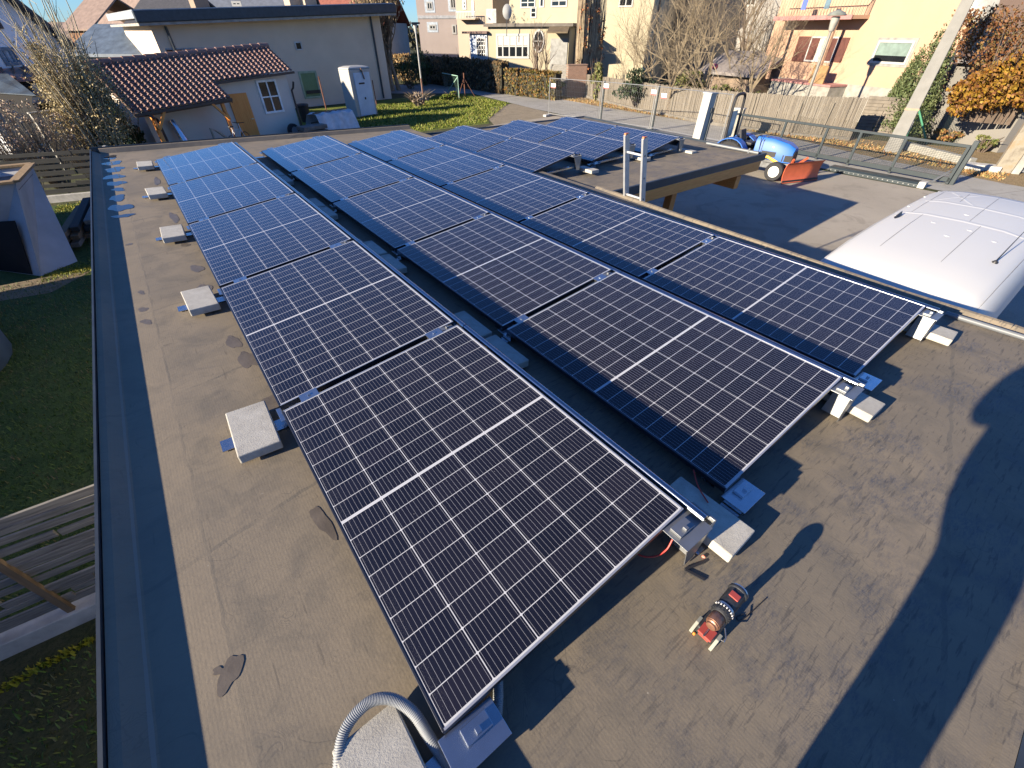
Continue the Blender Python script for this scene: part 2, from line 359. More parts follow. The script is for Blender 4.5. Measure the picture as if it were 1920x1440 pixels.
# mounting frames: base rail, low foot, high post; one under each joint
mf = thing('mounting_frame', '', 'mounting frame', (0, 0, 0), roof=True)
mb = MB(); mb.box((.62, .155, .008), (1.12, .075, .004)); mb.box((.62, .191, .02), (1.12, .003, .024)); mb.box((.62, .119, .02), (1.12, .003, .024)); mb.box((-.14, .0, .008), (.36, .09, .004)); mb.build('base_rail', ALU, mf)
mb = MB(); mb.box((.075, -.005, .074), (.19, .12, .004)); mb.box((.02, -.005, .045), (.004, .11, .06)); mb.box((.13, -.005, .045), (.004, .11, .06)); mb.box((.09, .01, .084), (.09, .05, .014)); mb.box((.09, .0, .096), (.018, .018, .014)); mb.build('low_bracket', ALU, mf, bevel=.0015)
mb = MB(); mb.prism([(1.20, -.05, .25), (1.02, -.05, .225), (1.10, -.05, .012), (1.16, -.05, .012)], (0, .004, 0)); mb.prism([(1.195, -.05, .25), (1.145, -.05, .012), (1.165, -.05, .012), (1.205, -.05, .25)], (0, .11, 0))
mb.box((1.08, 0, .242), (.17, .12, .004)); mb.box((1.06, .012, .252), (.09, .05, .014)); mb.box((1.06, 0, .264), (.018, .018, .014)); mb.build('high_post', POSTM, mf, bevel=.0015)
note(mf)
first = True; WHERE = ['near end', 'first joint', 'second joint', 'third joint', 'fourth joint', 'far end']
for r in range(3):
    for i in range(6):
        y = ROWY[r] + (i * (PL + GAP) - GAP / 2 if i else -.055)
        if i == 5: y += .01
        lab = 'silver aluminium mounting frame at the %s of the %s' % (WHERE[i], ROWN[r])
        M = TILT @ Matrix.Translation((ROWX[r], y, 0))
        if first: mf.matrix_world = M; mf['label'] = lab; mf['group'] = 'mounting frames under the panels'; first = False
        else: copy_tree(mf, M, lab, 'mounting frames under the panels')
CPT = Matrix.Rotation(TH - TH2, 4, 'Y')
for r in range(3):
    for i in range(3):
        d = i * (PL + GAP) - GAP / 2 if i else -.055
        M = TILT @ Matrix.Translation((CPX[r] - math.sin(PHI) * d, CPY[r] + math.cos(PHI) * d, -.118)) @ Matrix.Rotation(PHI, 4, 'Z') @ CPT
        copy_tree(mf, M, 'silver aluminium mounting frame at the %s of the %s' % (('near end', 'joint', 'far end')[i], CPN[r]), 'mounting frames under the panels')

# ballast slabs
def slab_mb(d=(.2, .38, .055)):
    mb = MB(); mb.box((0, 0, d[2] / 2), d); return mb
slabs = [(-.155, i * (PL + GAP) - .03 - .01 * i, .022, .03 * (-1) ** i, 'pale concrete slab left of the %s of the left panel row' % w, 0) for i, w in ((1, 'first joint'), (2, 'second joint'), (3, 'third joint'), (4, 'fourth joint'), (5, 'far end'))]
slabs += [(-.175, -.02, .02, .02, 'pale concrete slab under the loop of grey conduit', 0)]
slabs += [(1.345, -.02, .022, .03, 'half shaded concrete slab beside the drill, between left and middle rows', 0), (2.845, -.045, .022, -.02, 'concrete slab at the near end of the middle row', 0), (4.315, -.075, .022, .05, 'concrete slab at the near right corner of the roof array', 0)]
for i in range(1, 5): slabs += [(1.345, i * (PL + GAP) + .20, .022, 0, 'shaded concrete slab in the gap behind the left row, upper one at the %s' % WHERE[i], 0), (1.345, i * (PL + GAP) - .22, .022, 0, 'shaded concrete slab in the gap behind the left row, lower one at the %s' % WHERE[i], 0)]
slabs += [(CPX[0] + 1.40, CPY[0] - .05, -.10, PHI, 'white concrete slab under the first carport panel row', 1), (CPX[1] + 1.40, CPY[1] - .07, -.10, PHI, 'white concrete slab behind the ladder on the carport roof', 1), (CPX[2] + 1.39, CPY[2] - .06, -.10, PHI, 'white concrete slab at the foot of the tall white cabinet', 1)]
s0 = None
for x, y, z, rz, lab, cp in slabs:
    if s0 is None:
        o = slab_mb().build('concrete_slab', SLAB, bevel=.006); s0 = o
    else: o = s0.copy(); COL.objects.link(o)
    o.matrix_world = TILT @ Matrix.Translation((x, y, z)) @ Matrix.Rotation(rz, 4, 'Z')
    tag(o, lab, 'slab', 'ballast slabs weighing down the panel mounts')

# ------------------------------------------------------------------ small things on the roof
def spline(pts, n=10):
    P = [Vector(p) for p in pts]; P = [P[0] * 2 - P[1]] + P + [P[-1] * 2 - P[-2]]; out = []
    for i in range(1, len(P) - 2):
        for k in range(n):
            t = k / n; a, b, c, d = P[i - 1:i + 3]
            out.append(.5 * ((2 * b) + (c - a) * t + (2 * a - 5 * b + 4 * c - d) * t * t + (3 * b - a - 3 * c + d) * t ** 3))
    return out + [P[-2]]
PIPEPL = simple('grey_pipe_plastic', (.13, .14, .15), .42, 0, .06, 20); GREYPL = simple('grey_conduit_plastic', (.27, .285, .295), .42, 0, .06, 20)
pts = spline([(-.26, -.25, .02), (-.305, -.02, .03), (-.285, .10, .05), (-.235, .185, .075), (-.15, .205, .10), (-.085, .17, .105), (-.045, .10, .085), (-.03, .0, .045), (-.008, -.065, .025), (.06, -.095, .02), (.13, -.075, .02), (.19, -.02, .02), (.26, .08, .02)], 200)
fine = [pts[0]]
for p in pts[1:]:
    if (p - fine[-1]).length > .00112: fine.append(p)
mb = MB(); mb.tube(fine, [.0165 + (.0013 if (i // 2) % 2 else -.0009) for i in range(len(fine))], 14)
tag(mb.build('corrugated_conduit', GREYPL, smooth=True, loc=(-.1, .1, 0), roof=True), 'grey corrugated conduit looping over a concrete slab at the near panel corner', 'conduit')
RED = simple('red_cable_sheath', (.45, .03, .02), .45)
mb = MB(); mb.tube(spline([(1.06, -.03, .15), (1.03, -.035, .11), (.99, -.02, .08), (.95, .02, .07), (.93, .1, .06)], 8), .0035, 6)
tag(mb.build('solar_cable', RED, smooth=True, loc=(1.0, 0, .05), roof=True), 'thin red cable hanging out under the nearest panel of the left row', 'cable')
mb = MB(); mb.tube(spline([(1.50, .15, .10), (1.44, .08, .09), (1.40, .0, .085)], 6), .0035, 6)
tag(mb.build('solar_cable', RED, smooth=True, loc=(1.42, .1, .05), roof=True), 'thin red cable behind the half shaded slab under the middle row', 'cable')
RUB = simple('black_rubber', (.02, .02, .024), .6)
mb = MB(); mb.bar((1.196, -.148, .004), (1.092, -.116, .006), .010, .007); mb.bar((1.092, -.116, .004), (1.118, -.192, .006), .012, .007)
tag(mb.build('rubber_strip', RUB, loc=(1.1, -.15, 0), roof=True), 'bent black rubber strip lying on the roof near the drill', 'rubber strip')
mb = MB(); mb.tube(spline([(1.255, -.385, .003), (1.17, -.378, .003), (1.11, -.372, .003), (1.085, -.362, .003), (1.095, -.352, .003), (1.125, -.362, .003)], 6), .0022, 6)
tag(mb.build('cable_tie', BLACKPL, smooth=True, loc=(1.15, -.37, 0), roof=True), 'thin black cable tie looped at one end right of the drill', 'cable tie')
PINK = simple('pink_plastic', (.65, .22, .16), .5)
mb = MB(); mb.lathe([(.006, 0), (.007, .004), (.005, .010), (.003, .014)], 8, Matrix.Translation((1.208, -.125, .002)) @ Matrix.Rotation(1.2, 4, 'X'))
tag(mb.build('cap', PINK, loc=(1.208, -.125, 0), roof=True), 'tiny pink plastic cap on the roof near the half shaded slab', 'cap')
mb = MB(); mb.lathe([(.005, 0), (.005, .008), (.003, .011)], 8, Matrix.Translation((.905, -.287, .0)))
tag(mb.build('cap', simple('orange_plastic', (.7, .25, .04), .5), loc=(.905, -.287, 0), roof=True), 'tiny orange plastic cap in front of the drill battery', 'cap')

# cordless drill standing upright on its battery, chuck towards the sun
dr = thing('cordless_drill', 'black cordless drill with copper chuck standing upright on its red battery', 'cordless drill', (.955, -.312, 0), R_(2), roof=True)
DARK = simple('dusty_black_plastic', (.028, .029, .031), .5, 0, .35, 60, .15, 200); REDP = simple('red_drill_plastic', (.36, .06, .045), .45, 0, .1, 30); COPPER = simple('copper_chuck', (.30, .155, .10), .42, .65, .2, 90, .1, 150); GREYR = simple('grey_rubber_foot', (.26, .26, .22), .7); STEEL = simple('bright_steel', (0.520, 0.520, 0.512), .3, .95, .05)
mb = MB(); mb.box((.02, 0, .032), (.125, .068, .045)); mb.build('battery', DARK, dr, bevel=.006)
for sgn in (-1, 1):
    mb = MB(); mb.prism([(-.055, sgn * .034, .002), (-.052, sgn * .034, .03), (-.03, sgn * .034, .052), (.0, sgn * .034, .052), (.0, sgn * .034, .002)], (0, sgn * .012, 0)); mb.build('battery_foot', GREYR, dr, bevel=.002)
mb = MB(); mb.box((-.034, .013, .054), (.05, .022, .008)); mb.box((-.034, -.015, .054), (.05, .026, .008)); mb.box((-.043, -.002, .030), (.010, .040, .022)); mb.build('battery_release', REDP, dr, bevel=.003)
mb = MB(); mb.box((-.034, .0, .0585), (.052, .006, .006)); mb.box((-.052, 0, .045), (.004, .05, .004)); mb.build('battery_latch', STEEL, dr)
def drill_secs(rows):
    secs = []
    for z, cx, rx, ry in rows: secs.append([Vector((cx + rx * math.cos(2 * math.pi * k / 16), ry * math.sin(2 * math.pi * k / 16), z)) for k in range(16)])
    return secs
mb = MB(); mb.loft(drill_secs([(.05, .02, .045, .03), (.062, .025, .026, .022), (.085, .03, .020, .017), (.12, .034, .019, .016), (.145, .038, .023, .018), (.165, .042, .03, .021)])); mb.build('handle', DARK, dr, smooth=True)
mb = MB(); mb.box((.012, 0, .135), (.012, .014, .035)); mb.build('trigger', REDP, dr, bevel=.003)
HX = Matrix.Translation((0, 0, .185)) @ Matrix.Rotation(math.pi / 2, 4, 'Y')
mb = MB(); mb.lathe([(.023, .005), (.030, .012), (.031, .04), (.031, .085), (.034, .088), (.035, .094), (.032, .100), (.026, .108)], 24, HX); mb.build('motor_housing', DARK, dr, smooth=True)
mb = MB(); mb.lathe([(.0325, -.004), (.0335, 0), (.0335, .004), (.0315, .006)], 24, HX); mb.lathe([(.0335, .098), (.0345, .101), (.0335, .104)], 24, HX); mb.build('steel_ring', STEEL, dr, smooth=True)
mb = MB(); mb.lathe([(.026, -.036), (.031, -.030), (.032, -.005), (.030, -.002)], 24, HX)
for k in range(16):
    a = 2 * math.pi * k / 16; mb.bar((-.030, .0318 * math.cos(a), .185 + .0318 * math.sin(a)), (-.004, .0318 * math.cos(a), .185 + .0318 * math.sin(a)), .004, .004)
mb.build('torque_ring', DARK, dr, smooth=True)
mb = MB()
for k in range(9):
    a = -1.1 + k * .30; q = (math.sin(a), math.cos(a)); mb.box((-.010, -.0338 * q[0], .185 + .0338 * q[1]), (.006, .004, .0025), None)
mb.build('torque_marks', simple('white_print', (.75, .75, .72), .6), dr)
mb = MB(); mb.lathe([(.010, -.092), (.016, -.090), (.017, -.086), (.013, -.085), (.020, -.083), (.022, -.080), (.019, -.078), (.0235, -.076), (.0245, -.070), (.0245, -.040), (.022, -.036)], 28, HX); mb.build('chuck', COPPER, dr, smooth=True)
mb = MB(); mb.box((.052, 0, .2165), (.026, .034, .006)); mb.build('gear_switch', REDP, dr, bevel=.002)
mb = MB(); mb.tube([(.025, -.036, .06), (.0, -.055, .055), (-.015, -.058, .05), (-.015, -.046, .045), (.0, -.042, .048)], .0025, 6); mb.build('belt_hook', STEEL, dr)

# grey pipe along the right edge
mb = MB(); mb.tube([(4.855, -.10, .03), (4.90, -.62, .03), (4.90, -1.02, .03)], .021, 12)
tag(mb.build('plastic_pipe', PIPEPL, smooth=True, loc=(4.87, -.5, 0), roof=True), 'straight grey plastic pipe lying along the right roof edge near the van', 'pipe')

# ------------------------------------------------------------------ photographer (outside the picture, his shadow falls across the roof)
ph = thing('person', 'person in dark jacket and trousers standing at the roof edge, holding a phone forward', 'person', (-.25, -.68, 0), 0, roof=True)
def skin_body(name, verts, edges, radii, mat, parent, sub=2):
    me = bpy.data.meshes.new(name); me.from_pydata(verts, edges, []); me.update()
    o = bpy.data.objects.new(name, me); COL.objects.link(o); o.parent = parent; me.materials.append(mat)
    m = o.modifiers.new('skin', 'SKIN'); m.use_smooth_shade = True
    sv = me.skin_vertices[0].data
    for i, r in enumerate(radii): sv[i].radius = r if isinstance(r, tuple) else (r, r)
    sv[0].use_root = True
    ss = o.modifiers.new('sub', 'SUBSURF'); ss.levels = ss.render_levels = sub
    return o
# faces along +y and a little +x
fx, fy = .60, .80; rx, ry = .80, -.60
def pv(r, f, z): return (rx * r + fx * f, ry * r + fy * f, z)
V = [(0, .07, .86), (0, .10, 1.08), (0, .12, 1.28), (0, .12, 1.44), (0, .13, 1.53), (.01, .15, 1.62), (.01, .16, 1.72),
     (.09, .0, .78), (.10, -.03, .48), (.10, -.045, .10), (.14, .05, .05), (-.09, .0, .78), (-.10, -.03, .48), (-.10, -.045, .10), (-.06, .05, .05),
     (.16, .02, 1.40), (.22, .0, 1.14), (.16, .20, 1.32), (.13, .24, 1.50), (-.15, .22, 1.42), (-.16, .36, 1.10), (-.05, .36, 1.30), (.06, .26, 1.50)]
E_ = [(0, 1), (1, 2), (2, 3), (3, 4), (4, 5), (5, 6), (0, 7), (7, 8), (8, 9), (9, 10), (0, 11), (11, 12), (12, 13), (13, 14), (3, 15), (15, 16), (16, 17), (17, 18), (3, 19), (19, 20), (20, 21), (21, 22)]
RD = [.21, .22, .21, .14, .055, .085, .075, .16, .12, .09, .06, .16, .12, .09, .06, .085, .07, .055, .04, .085, .085, .06, .04]
skin_body('body', V, E_, RD, simple('dark_work_clothes', (.03, .035, .05), .9), ph)
mb = MB(); mb.box((0, 0, 0), (.16, .01, .08), Matrix.Translation((.10, .26, 1.60)) @ Matrix.Rotation(-.64, 4, 'Z')); mb.build('phone', BLACKPL, ph)

# ------------------------------------------------------------------ carport with its own flat roof
cp = thing('carport', 'timber carport with flat bitumen roof and dark fascia joined to the garage', 'carport', (0, 0, 0), roof=True)
SL = math.tan(TH2 - TH)
def cz(x): return -.118 + SL * (x - 8.0) * .35
cpo = [(5.34, 4.50), (10.95, 4.66), (11.35, 10.75), (5.34, 10.55)]
mb = MB(); mb.add([(x, y, cz(x)) for x, y in cpo], [(0, 1, 2, 3)]); mb.build('membrane', MEM, cp)
mb = MB()
for a, b, w, zz in (((5.60, 4.45), (11.0, 4.61), .10, .0), ((11.0, 4.61), (11.42, 10.8), .08, .01), ((11.42, 10.8), (5.3, 10.60), .08, .01)):
    d = Vector((b[0] - a[0], b[1] - a[1], 0)).normalized(); n = Vector((d.y, -d.x, 0))
    mb.loft([[Vector((p[0], p[1], cz(p[0]))) + n * q + Vector((0, 0, z)) for q, z in ((-.06, .002), (-.03, .035), (.0, .035), (.012, .03), (.012, -.11), (0, -.11))] for p in (a, b)])
mb.build('fascia', simple('dark_fascia_metal', (.035, .045, .055), .5, .2), cp)
def mat_wood(name, a, b, sc=(1, 12, 12), rough=.6):
    s = NT(name); f = s.noise(3, 6, vec=s.scale(s.obj, sc), rough=.6, dist=.4); s.set('Base Color', s.ramp(f, [(.3, a), (.7, b)])); s.set('Roughness', rough); s.bump(f, .15, .01); return s.m
PINE = mat_wood('stained_pine', (.72, .24, .045), (.85, .34, .08)); PINEV = mat_wood('stained_pine_upright', (.62, .21, .04), (.78, .31, .075), (10, 10, .8))
mb = MB(); mb.bar((5.66, 4.49, cz(5.66) - .20), (10.85, 4.64, cz(10.85) - .20), .10, .20); mb.build('beam', PINE, cp, bevel=.006)
mb = MB(); mb.bar((10.2, 4.65, cz(10) - .48), (10.55, 10.4, cz(10) - .48), .16, .26); mb.build('beam', PINE, cp, bevel=.006)
for x, y in ((8.05, 4.85), (10.45, 8.6), (6.0, 10.2), (10.6, 10.3)):
    mb = MB(); mb.box((x, y, (cz(x) - .2 - 2.95) / 2), (.16, .16, 2.95 + cz(x) - .2)); mb.build('post', PINEV, cp, bevel=.006)
mb = MB()
for y in (5.6, 6.6, 7.6, 8.6, 9.6): mb.bar((5.45, y, cz(5.4) - .12), (11.2, y + .2, cz(11.2) - .12), .08, .16)
mb.build('rafters', PINE, cp)
mb = MB(); mb.tube([(10.62, 5.9, .0), (10.80, 5.0, -.03), (10.86, 4.72, -.04)], .032, 12)
mb.tube([(10.80, 4.92, -.10), (10.80, 4.92, .03)], .02, 8)
tag(mb.build('plastic_pipe', PIPEPL, smooth=True, loc=(10.7, 5.2, -.1), roof=True), 'grey plastic pipe lying along the carport roof edge in front of the tractor', 'pipe')
WHITEM = simple('white_powder_coat', (0.360, 0.360, 0.335), .4, 0, .06, 4)
cb = thing('cabinet', 'tall narrow white metal cabinet standing behind the last carport panel', 'cabinet', (11.62, 6.75, -.6), 0, roof=True)
mb = MB(); mb.box((0, 0, .74), (.26, .22, 1.5)); mb.build('housing', WHITEM, cb, bevel=.012)
mb = MB(); mb.box((.0, 0, 1.50), (.30, .26, .03)); mb.build('cap', WHITEM, cb, bevel=.006)
mb = MB(); mb.bar((.10, -.13, .25), (.10, -.13, 1.2), .05, .035); mb.box((.06, -.125, 1.15), (.08, .03, .1)); mb.build('bracket', TRIM, cb)

# aluminium ladder leaning on the garage edge
ld = thing('ladder', 'aluminium ladder leaning on the roof edge, its top above the carport roof', 'ladder', (5.9, 3.66, -2.4), 0, roof=True)
t0 = Vector((5.05, 0, .82)); b0 = Vector((5.98, 0, -2.42))
for sy in (-.15, .15):
    mb = MB(); mb.bar(b0 + Vector((-5.9, sy, 2.4)), t0 + Vector((-5.9, sy, 2.4)), .032, .092, up=Vector((1, 0, .3)))
    rail = mb.build('rail', ALU_MATT, ld, bevel=.004)
    mb = MB()
    for k in range(11):
        p = b0.lerp(t0, (k + .75) / 11.5) + Vector((-5.9, sy * 1.09, 2.4)); mb.tube([p + Vector((0, -.004, 0)), p + Vector((0, .004, 0))], .012, 10)
    mb.build('rung_end', BLACKPL, rail)
    mb = MB(); q = t0 + Vector((-5.9, sy, 2.4)); mb.box(q, (.066, .03, .025)); mb.build('end_cap', simple('orange_end_cap', (.55, .16, .06), .5), rail)
for k in range(0, 11, 2):
    p = b0.lerp(t0, (k + .75) / 11.5) + Vector((-5.9, 0, 2.4)); mb = MB(); mb.bar(p - Vector((0, .145, 0)), p + Vector((0, .145, 0)), .025, .025); mb.build('rung', ALU_MATT, ld, bevel=.003)

# ------------------------------------------------------------------ ground, yard, road
def mat_ground(name, stops, sc=1.5, bump=.5, fine=60, fcol=None, rough=.95):
    s = NT(name); f = s.noise(sc, 8, rough=.65); c = s.ramp(f, stops)
    if fcol: c = s.mix(s.ramp(s.noise(fine, 4, rough=.7), [(.45, 0.0), (.62, .8)]), c, fcol)
    s.set('Base Color', c); s.set('Roughness', rough); s.set('Specular IOR Level', .25); s.bump(s.noise(fine, 6, rough=.7), bump, .03); return s.m
def sheet(name, poly, z, m):
    mb = MB(); mb.add([(p[0], p[1], z) for p in poly], [tuple(range(len(poly)))]); o = mb.build(name, m); o['kind'] = 'structure'
    for p in o.data.polygons:
        if p.normal.z < 0: p.flip()
    return o
SOIL = mat_ground('soil_and_turf', [(.3, (.035, .045, .018)), (.5, (.06, .065, .028)), (.7, (.10, .085, .05))], .8, .6, 30, (.03, .04, .015))
sheet('ground', [(-1500, -1500), (1500, -1500), (1500, 1500), (-1500, 1500)], G - .012, SOIL)
def mat_asphalt(name, a, b, crack=.5):
    s = NT(name); f = s.noise(.35, 7, rough=.6); c = s.ramp(f, [(.35, a), (.65, b)])
    st = s.ramp(s.noise(1.3, 5, dist=1.0), [(.52, 0.0), (.64, .55)]); c = s.mix(st, c, tuple(v * .72 for v in a))
    c = s.mix(s.ramp(s.noise(45, 3), [(.4, 0.0), (.7, .35)]), c, tuple(min(1, v * 1.5) for v in b))
    cr = s.ramp(s.voro(.22, vec=None, out='Distance', feat='DISTANCE_TO_EDGE'), [(.003, crack), (.008, 0.0)]); c = s.mix(cr, c, (.05, .045, .04))
    s.set('Base Color', c); s.set('Roughness', .88); s.set('Specular IOR Level', .3); s.bump(s.noise(70, 4), .4, .01); return s.m
sheet('yard', [(4.9, -14), (20.6, -14), (20.6, 10), (21.8, 20), (22.0, 23.2), (16.5, 23.0), (8, 21), (4.9, 16)], G, mat_asphalt('yard_asphalt', (.25, .222, .178), (.32, .285, .23), 0.0))
road_poly = [(20.9, -14), (20.9, 10), (22.0, 20), (22.4, 26.3), (24.1, 37), (19, 41), (8, 60), (12, 62), (22, 48), (29, 44), (27.6, 36.8), (27.7, 29.4), (26.7, 24.4), (26.3, 15), (25.8, 10), (24.4, 5.8), (23.7, 1.8), (23.2, -14)]
sheet('road', road_poly, G + .004, mat_asphalt('road_asphalt', (.23, .222, .20), (.30, .29, .265), .35))
sheet('gravel', [(22.0, 23.2), (22.4, 26.3), (22.9, 29.6), (20.6, 29.0), (17.8, 25.6), (16.5, 23.0)], G - .002, mat_ground('gravel', [(.3, (.20, .165, .115)), (.7, (.30, .255, .185))], 2.5, .7, 25, (.16, .13, .09)))
VERGE = mat_ground('dry_verge', [(.3, (.20, .155, .085)), (.5, (.27, .20, .11)), (.7, (.17, .15, .06))], 1.6, .8, 22, (.14, .085, .045))
sheet('verge', [(23.7, 1.8), (24.4, 5.8), (25.8, 10), (26.3, 15), (26.7, 24.4), (27.7, 29.4), (28.0, 36.5), (30.5, 30), (29.2, 20), (28.6, 8), (30.5, 3), (30, -6), (23.4, -6)], G - .004, VERGE)
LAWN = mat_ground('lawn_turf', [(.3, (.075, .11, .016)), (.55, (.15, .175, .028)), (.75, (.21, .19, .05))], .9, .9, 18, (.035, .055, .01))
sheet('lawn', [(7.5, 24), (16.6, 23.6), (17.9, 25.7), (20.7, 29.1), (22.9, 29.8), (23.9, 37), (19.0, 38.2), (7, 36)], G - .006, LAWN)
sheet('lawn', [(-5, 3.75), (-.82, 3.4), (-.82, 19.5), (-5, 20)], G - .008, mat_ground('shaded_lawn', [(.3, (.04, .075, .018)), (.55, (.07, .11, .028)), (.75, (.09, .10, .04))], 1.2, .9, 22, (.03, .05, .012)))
sheet('path', [(-4.8, 12.6), (-2.9, 12.2), (-2.2, 13.0), (-3.0, 13.25), (-4.8, 13.4)], G - .002, mat_ground('gravel_path', [(.3, (.17, .13, .08)), (.7, (.24, .19, .12))], 3, .6, 40))
# grass blades: one patch of stuff per lawn
def grass(name, label, poly_fn, n, h, mat, seed, w=.012):
    g = random.Random(seed); mb = MB(); k = 0
    while k < n:
        p = poly_fn(g)
        if p is None: continue
        k += 1; a = g.uniform(0, 6.283); hh = h * g.uniform(.4, 1.25); ln = Vector((math.cos(a), math.sin(a), 0)); sd = Vector((-ln.y, ln.x, 0)) * w * g.uniform(.6, 1.4)
        b = Vector((p[0], p[1], G - .012)); t = b + Vector((0, 0, hh)) + ln * hh * g.uniform(.2, .9); m_ = b.lerp(t, .5) + Vector((0, 0, hh * .15))
        mb.add([b - sd, b + sd, m_ + sd * .7, t, m_ - sd * .7], [(0, 1, 2, 4), (4, 2, 3)])
    o = mb.build(name, mat, fixn=False); return tag(o, label, 'grass', kind='stuff')
def mat_leaf(name, cols, trans=.25, rough=.6):
    s = NT(name); f = s.voro(9, out='Color'); k = s.n.new('ShaderNodeSeparateColor'); s.l.new(f, k.inputs[0])
    n = len(cols); c = s.ramp(k.outputs[0], [((i + .5) / n, c) for i, c in enumerate(cols)]); s.set('Base Color', c); s.set('Roughness', rough); s.set('Specular IOR Level', .25)
    return s.m
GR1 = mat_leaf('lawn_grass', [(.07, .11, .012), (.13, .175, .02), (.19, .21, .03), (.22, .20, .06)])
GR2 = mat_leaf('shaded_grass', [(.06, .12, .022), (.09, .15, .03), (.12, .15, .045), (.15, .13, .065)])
def left_lawn(g):
    x = g.uniform(-4.4, -.85); y = 1.0 + 18.2 * g.random() ** 1.4
    if 3.1 < y < 3.75 or (x < -2.3 and 13.2 < y < 15): return None
    return x, y
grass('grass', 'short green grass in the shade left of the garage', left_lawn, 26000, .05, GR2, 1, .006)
def lit_grass_moss(g):  # two bands coloured as sunlit grass, the third a mossy plinth edge
    y = g.choice((g.gauss(13.25, .2), g.gauss(13.25, .2), g.gauss(19.2, .25), g.gauss(19.2, .25), g.gauss(3.17, .025))); return g.uniform(-3.1, -.9), y
grass('grass', 'yellow green strips of painted sunlit grass and mossy edge left of the garage', lit_grass_moss, 5200, .045, mat_leaf('lit_grass_moss', [(.16, .19, .015), (.24, .24, .02), (.30, .27, .03)]), 2, .008)
def back_lawn(g):
    x = g.uniform(8.5, 22.8); y = g.uniform(24, 37.5)
    if y > 33 + (x - 8) * .3 or y < 22.5 + max(0, x - 15) * .95: return None
    return x, y
grass('grass', 'sunlit lawn beside the white door', back_lawn, 22000, .11, GR1, 3, .02)
def verge_fn(g):
    t = g.random(); y = 2 + 33 * t
    xr = 24 + (y - 2) * .35 if y < 8 else 26.0 + (y - 8) * .06
    return xr + abs(g.gauss(.25, .7)), y
grass('leaf_litter', 'dry leaves and grass on the verge below the woven fence', verge_fn, 7000, .09, mat_leaf('dry_leaves', [(.26, .12, .04), (.32, .20, .08), (.20, .17, .06), (.36, .26, .13)]), 4, .03)
CONC = simple('old_concrete', (.40, .39, .36), .9, 0, .25, 5, .3, 50)

# ------------------------------------------------------------------ plant builders
def leaf_quads(mb, c, rad, n, size, g, shell=0.0):
    for _ in range(n):
        d = Vector((g.gauss(0, 1), g.gauss(0, 1), g.gauss(0, 1))).normalized() * (g.random() ** (1 / 3) if not shell else g.uniform(shell, 1))
        p = Vector((c[0] + d.x * rad[0], c[1] + d.y * rad[1], c[2] + d.z * rad[2])); s_ = size * g.uniform(.5, 1.4)
        u = Vector((g.gauss(0, 1), g.gauss(0, 1), g.gauss(0, 1))).normalized(); v = u.orthogonal().normalized(); w = u.cross(v); v = v * s_; w = w * s_ * .6
        mb.add([p - v, p - w * .9, p + v, p + w], [(0, 1, 2, 3)])
def grow(mb, p, d, L, r, lvl, g, nb=(3, 5), spread=.7, curl=.25, up=.15, n=4, tips=None):
    k = 4; pts = [p]; rs = [r]; q = p.copy(); dd = d.normalized()
    for i in range(k):
        dd = (dd + Vector((g.gauss(0, curl), g.gauss(0, curl), g.gauss(0, curl) + up * .5)) * .5).normalized(); q = q + dd * (L / k); pts.append(q.copy()); rs.append(r * (1 - .62 * (i + 1) / k))
    mb.tube(pts, rs, n if r > .02 else 3, cap=False)
    if tips is not None and lvl <= 1: tips += pts[2:]
    if lvl > 0:
        for _ in range(g.randint(*nb)):
            t = g.uniform(.35, 1.0); i = min(k - 1, int(t * k)); b = pts[i].lerp(pts[i + 1], t * k - i)
            nd = (dd + Vector((g.gauss(0, spread), g.gauss(0, spread), g.gauss(0, spread * .7) + up))).normalized()
            grow(mb, b, nd, L * g.uniform(.5, .8), max(.004, rs[i] * .55), lvl - 1, g, nb, spread, curl, up, n, tips)
BARK = simple('grey_bark', (0.140, 0.115, 0.087), .9, 0, .35, 12, .4, 40); TWIG = simple('pale_twig', (.20, .16, .105), .85, 0, .3, 3); DTWIG = simple('dark_twig', (.14, .105, .08), .9, 0, .3, 3)
def bare_tree(name, label, base, h, lvl, seed, bark=BARK, twig=TWIG, r=.11, spread=.75, stems=1, lean=(0, 0), group=None, leaves=None, cat='tree', up=.15, nb=(3, 5), first=.45, lsize=.08, ln=3):
    g = random.Random(seed); t = thing(name, label, cat, base, 0, group)
    tips = []; mt = MB(); mc = MB()
    for k in range(stems):
        d = Vector((g.gauss(lean[0], .12), g.gauss(lean[1], .12), 1)).normalized(); q = Vector((g.gauss(0, .08 * stems), g.gauss(0, .08 * stems), 0)) if stems > 1 else Vector((0, 0, 0))
        pts = [q]; rs = [r]
        for i in range(4):
            d = (d + Vector((g.gauss(0, .08), g.gauss(0, .08), .1))).normalized(); q = q + d * h * first / 4; pts.append(q.copy()); rs.append(r * (1 - .12 * (i + 1)))
        mt.tube(pts, rs, 7, cap=False)
        for _ in range(g.randint(4, 6)):
            i = g.randint(2, 4); nd = (d + Vector((g.gauss(0, spread), g.gauss(0, spread), g.uniform(-.1, .5)))).normalized()
            grow(mc, pts[i], nd, h * (1 - first) * g.uniform(.45, .8), r * .55, lvl, g, nb, spread, .25, up, 4, tips)
        grow(mc, pts[4], d, h * (1 - first) * .8, r * .6, lvl, g, nb, spread, .2, up, 4, tips)
    tr = mt.build('trunk', bark, t, fixn=False); mc.build('crown', twig, t, fixn=False)
    if leaves:
        ml = MB()
        for p in tips:
            if g.random() < .8: leaf_quads(ml, p, (.14, .14, .14), ln, lsize, g)
        ml.build('leaves', leaves, t, fixn=False)
    return t
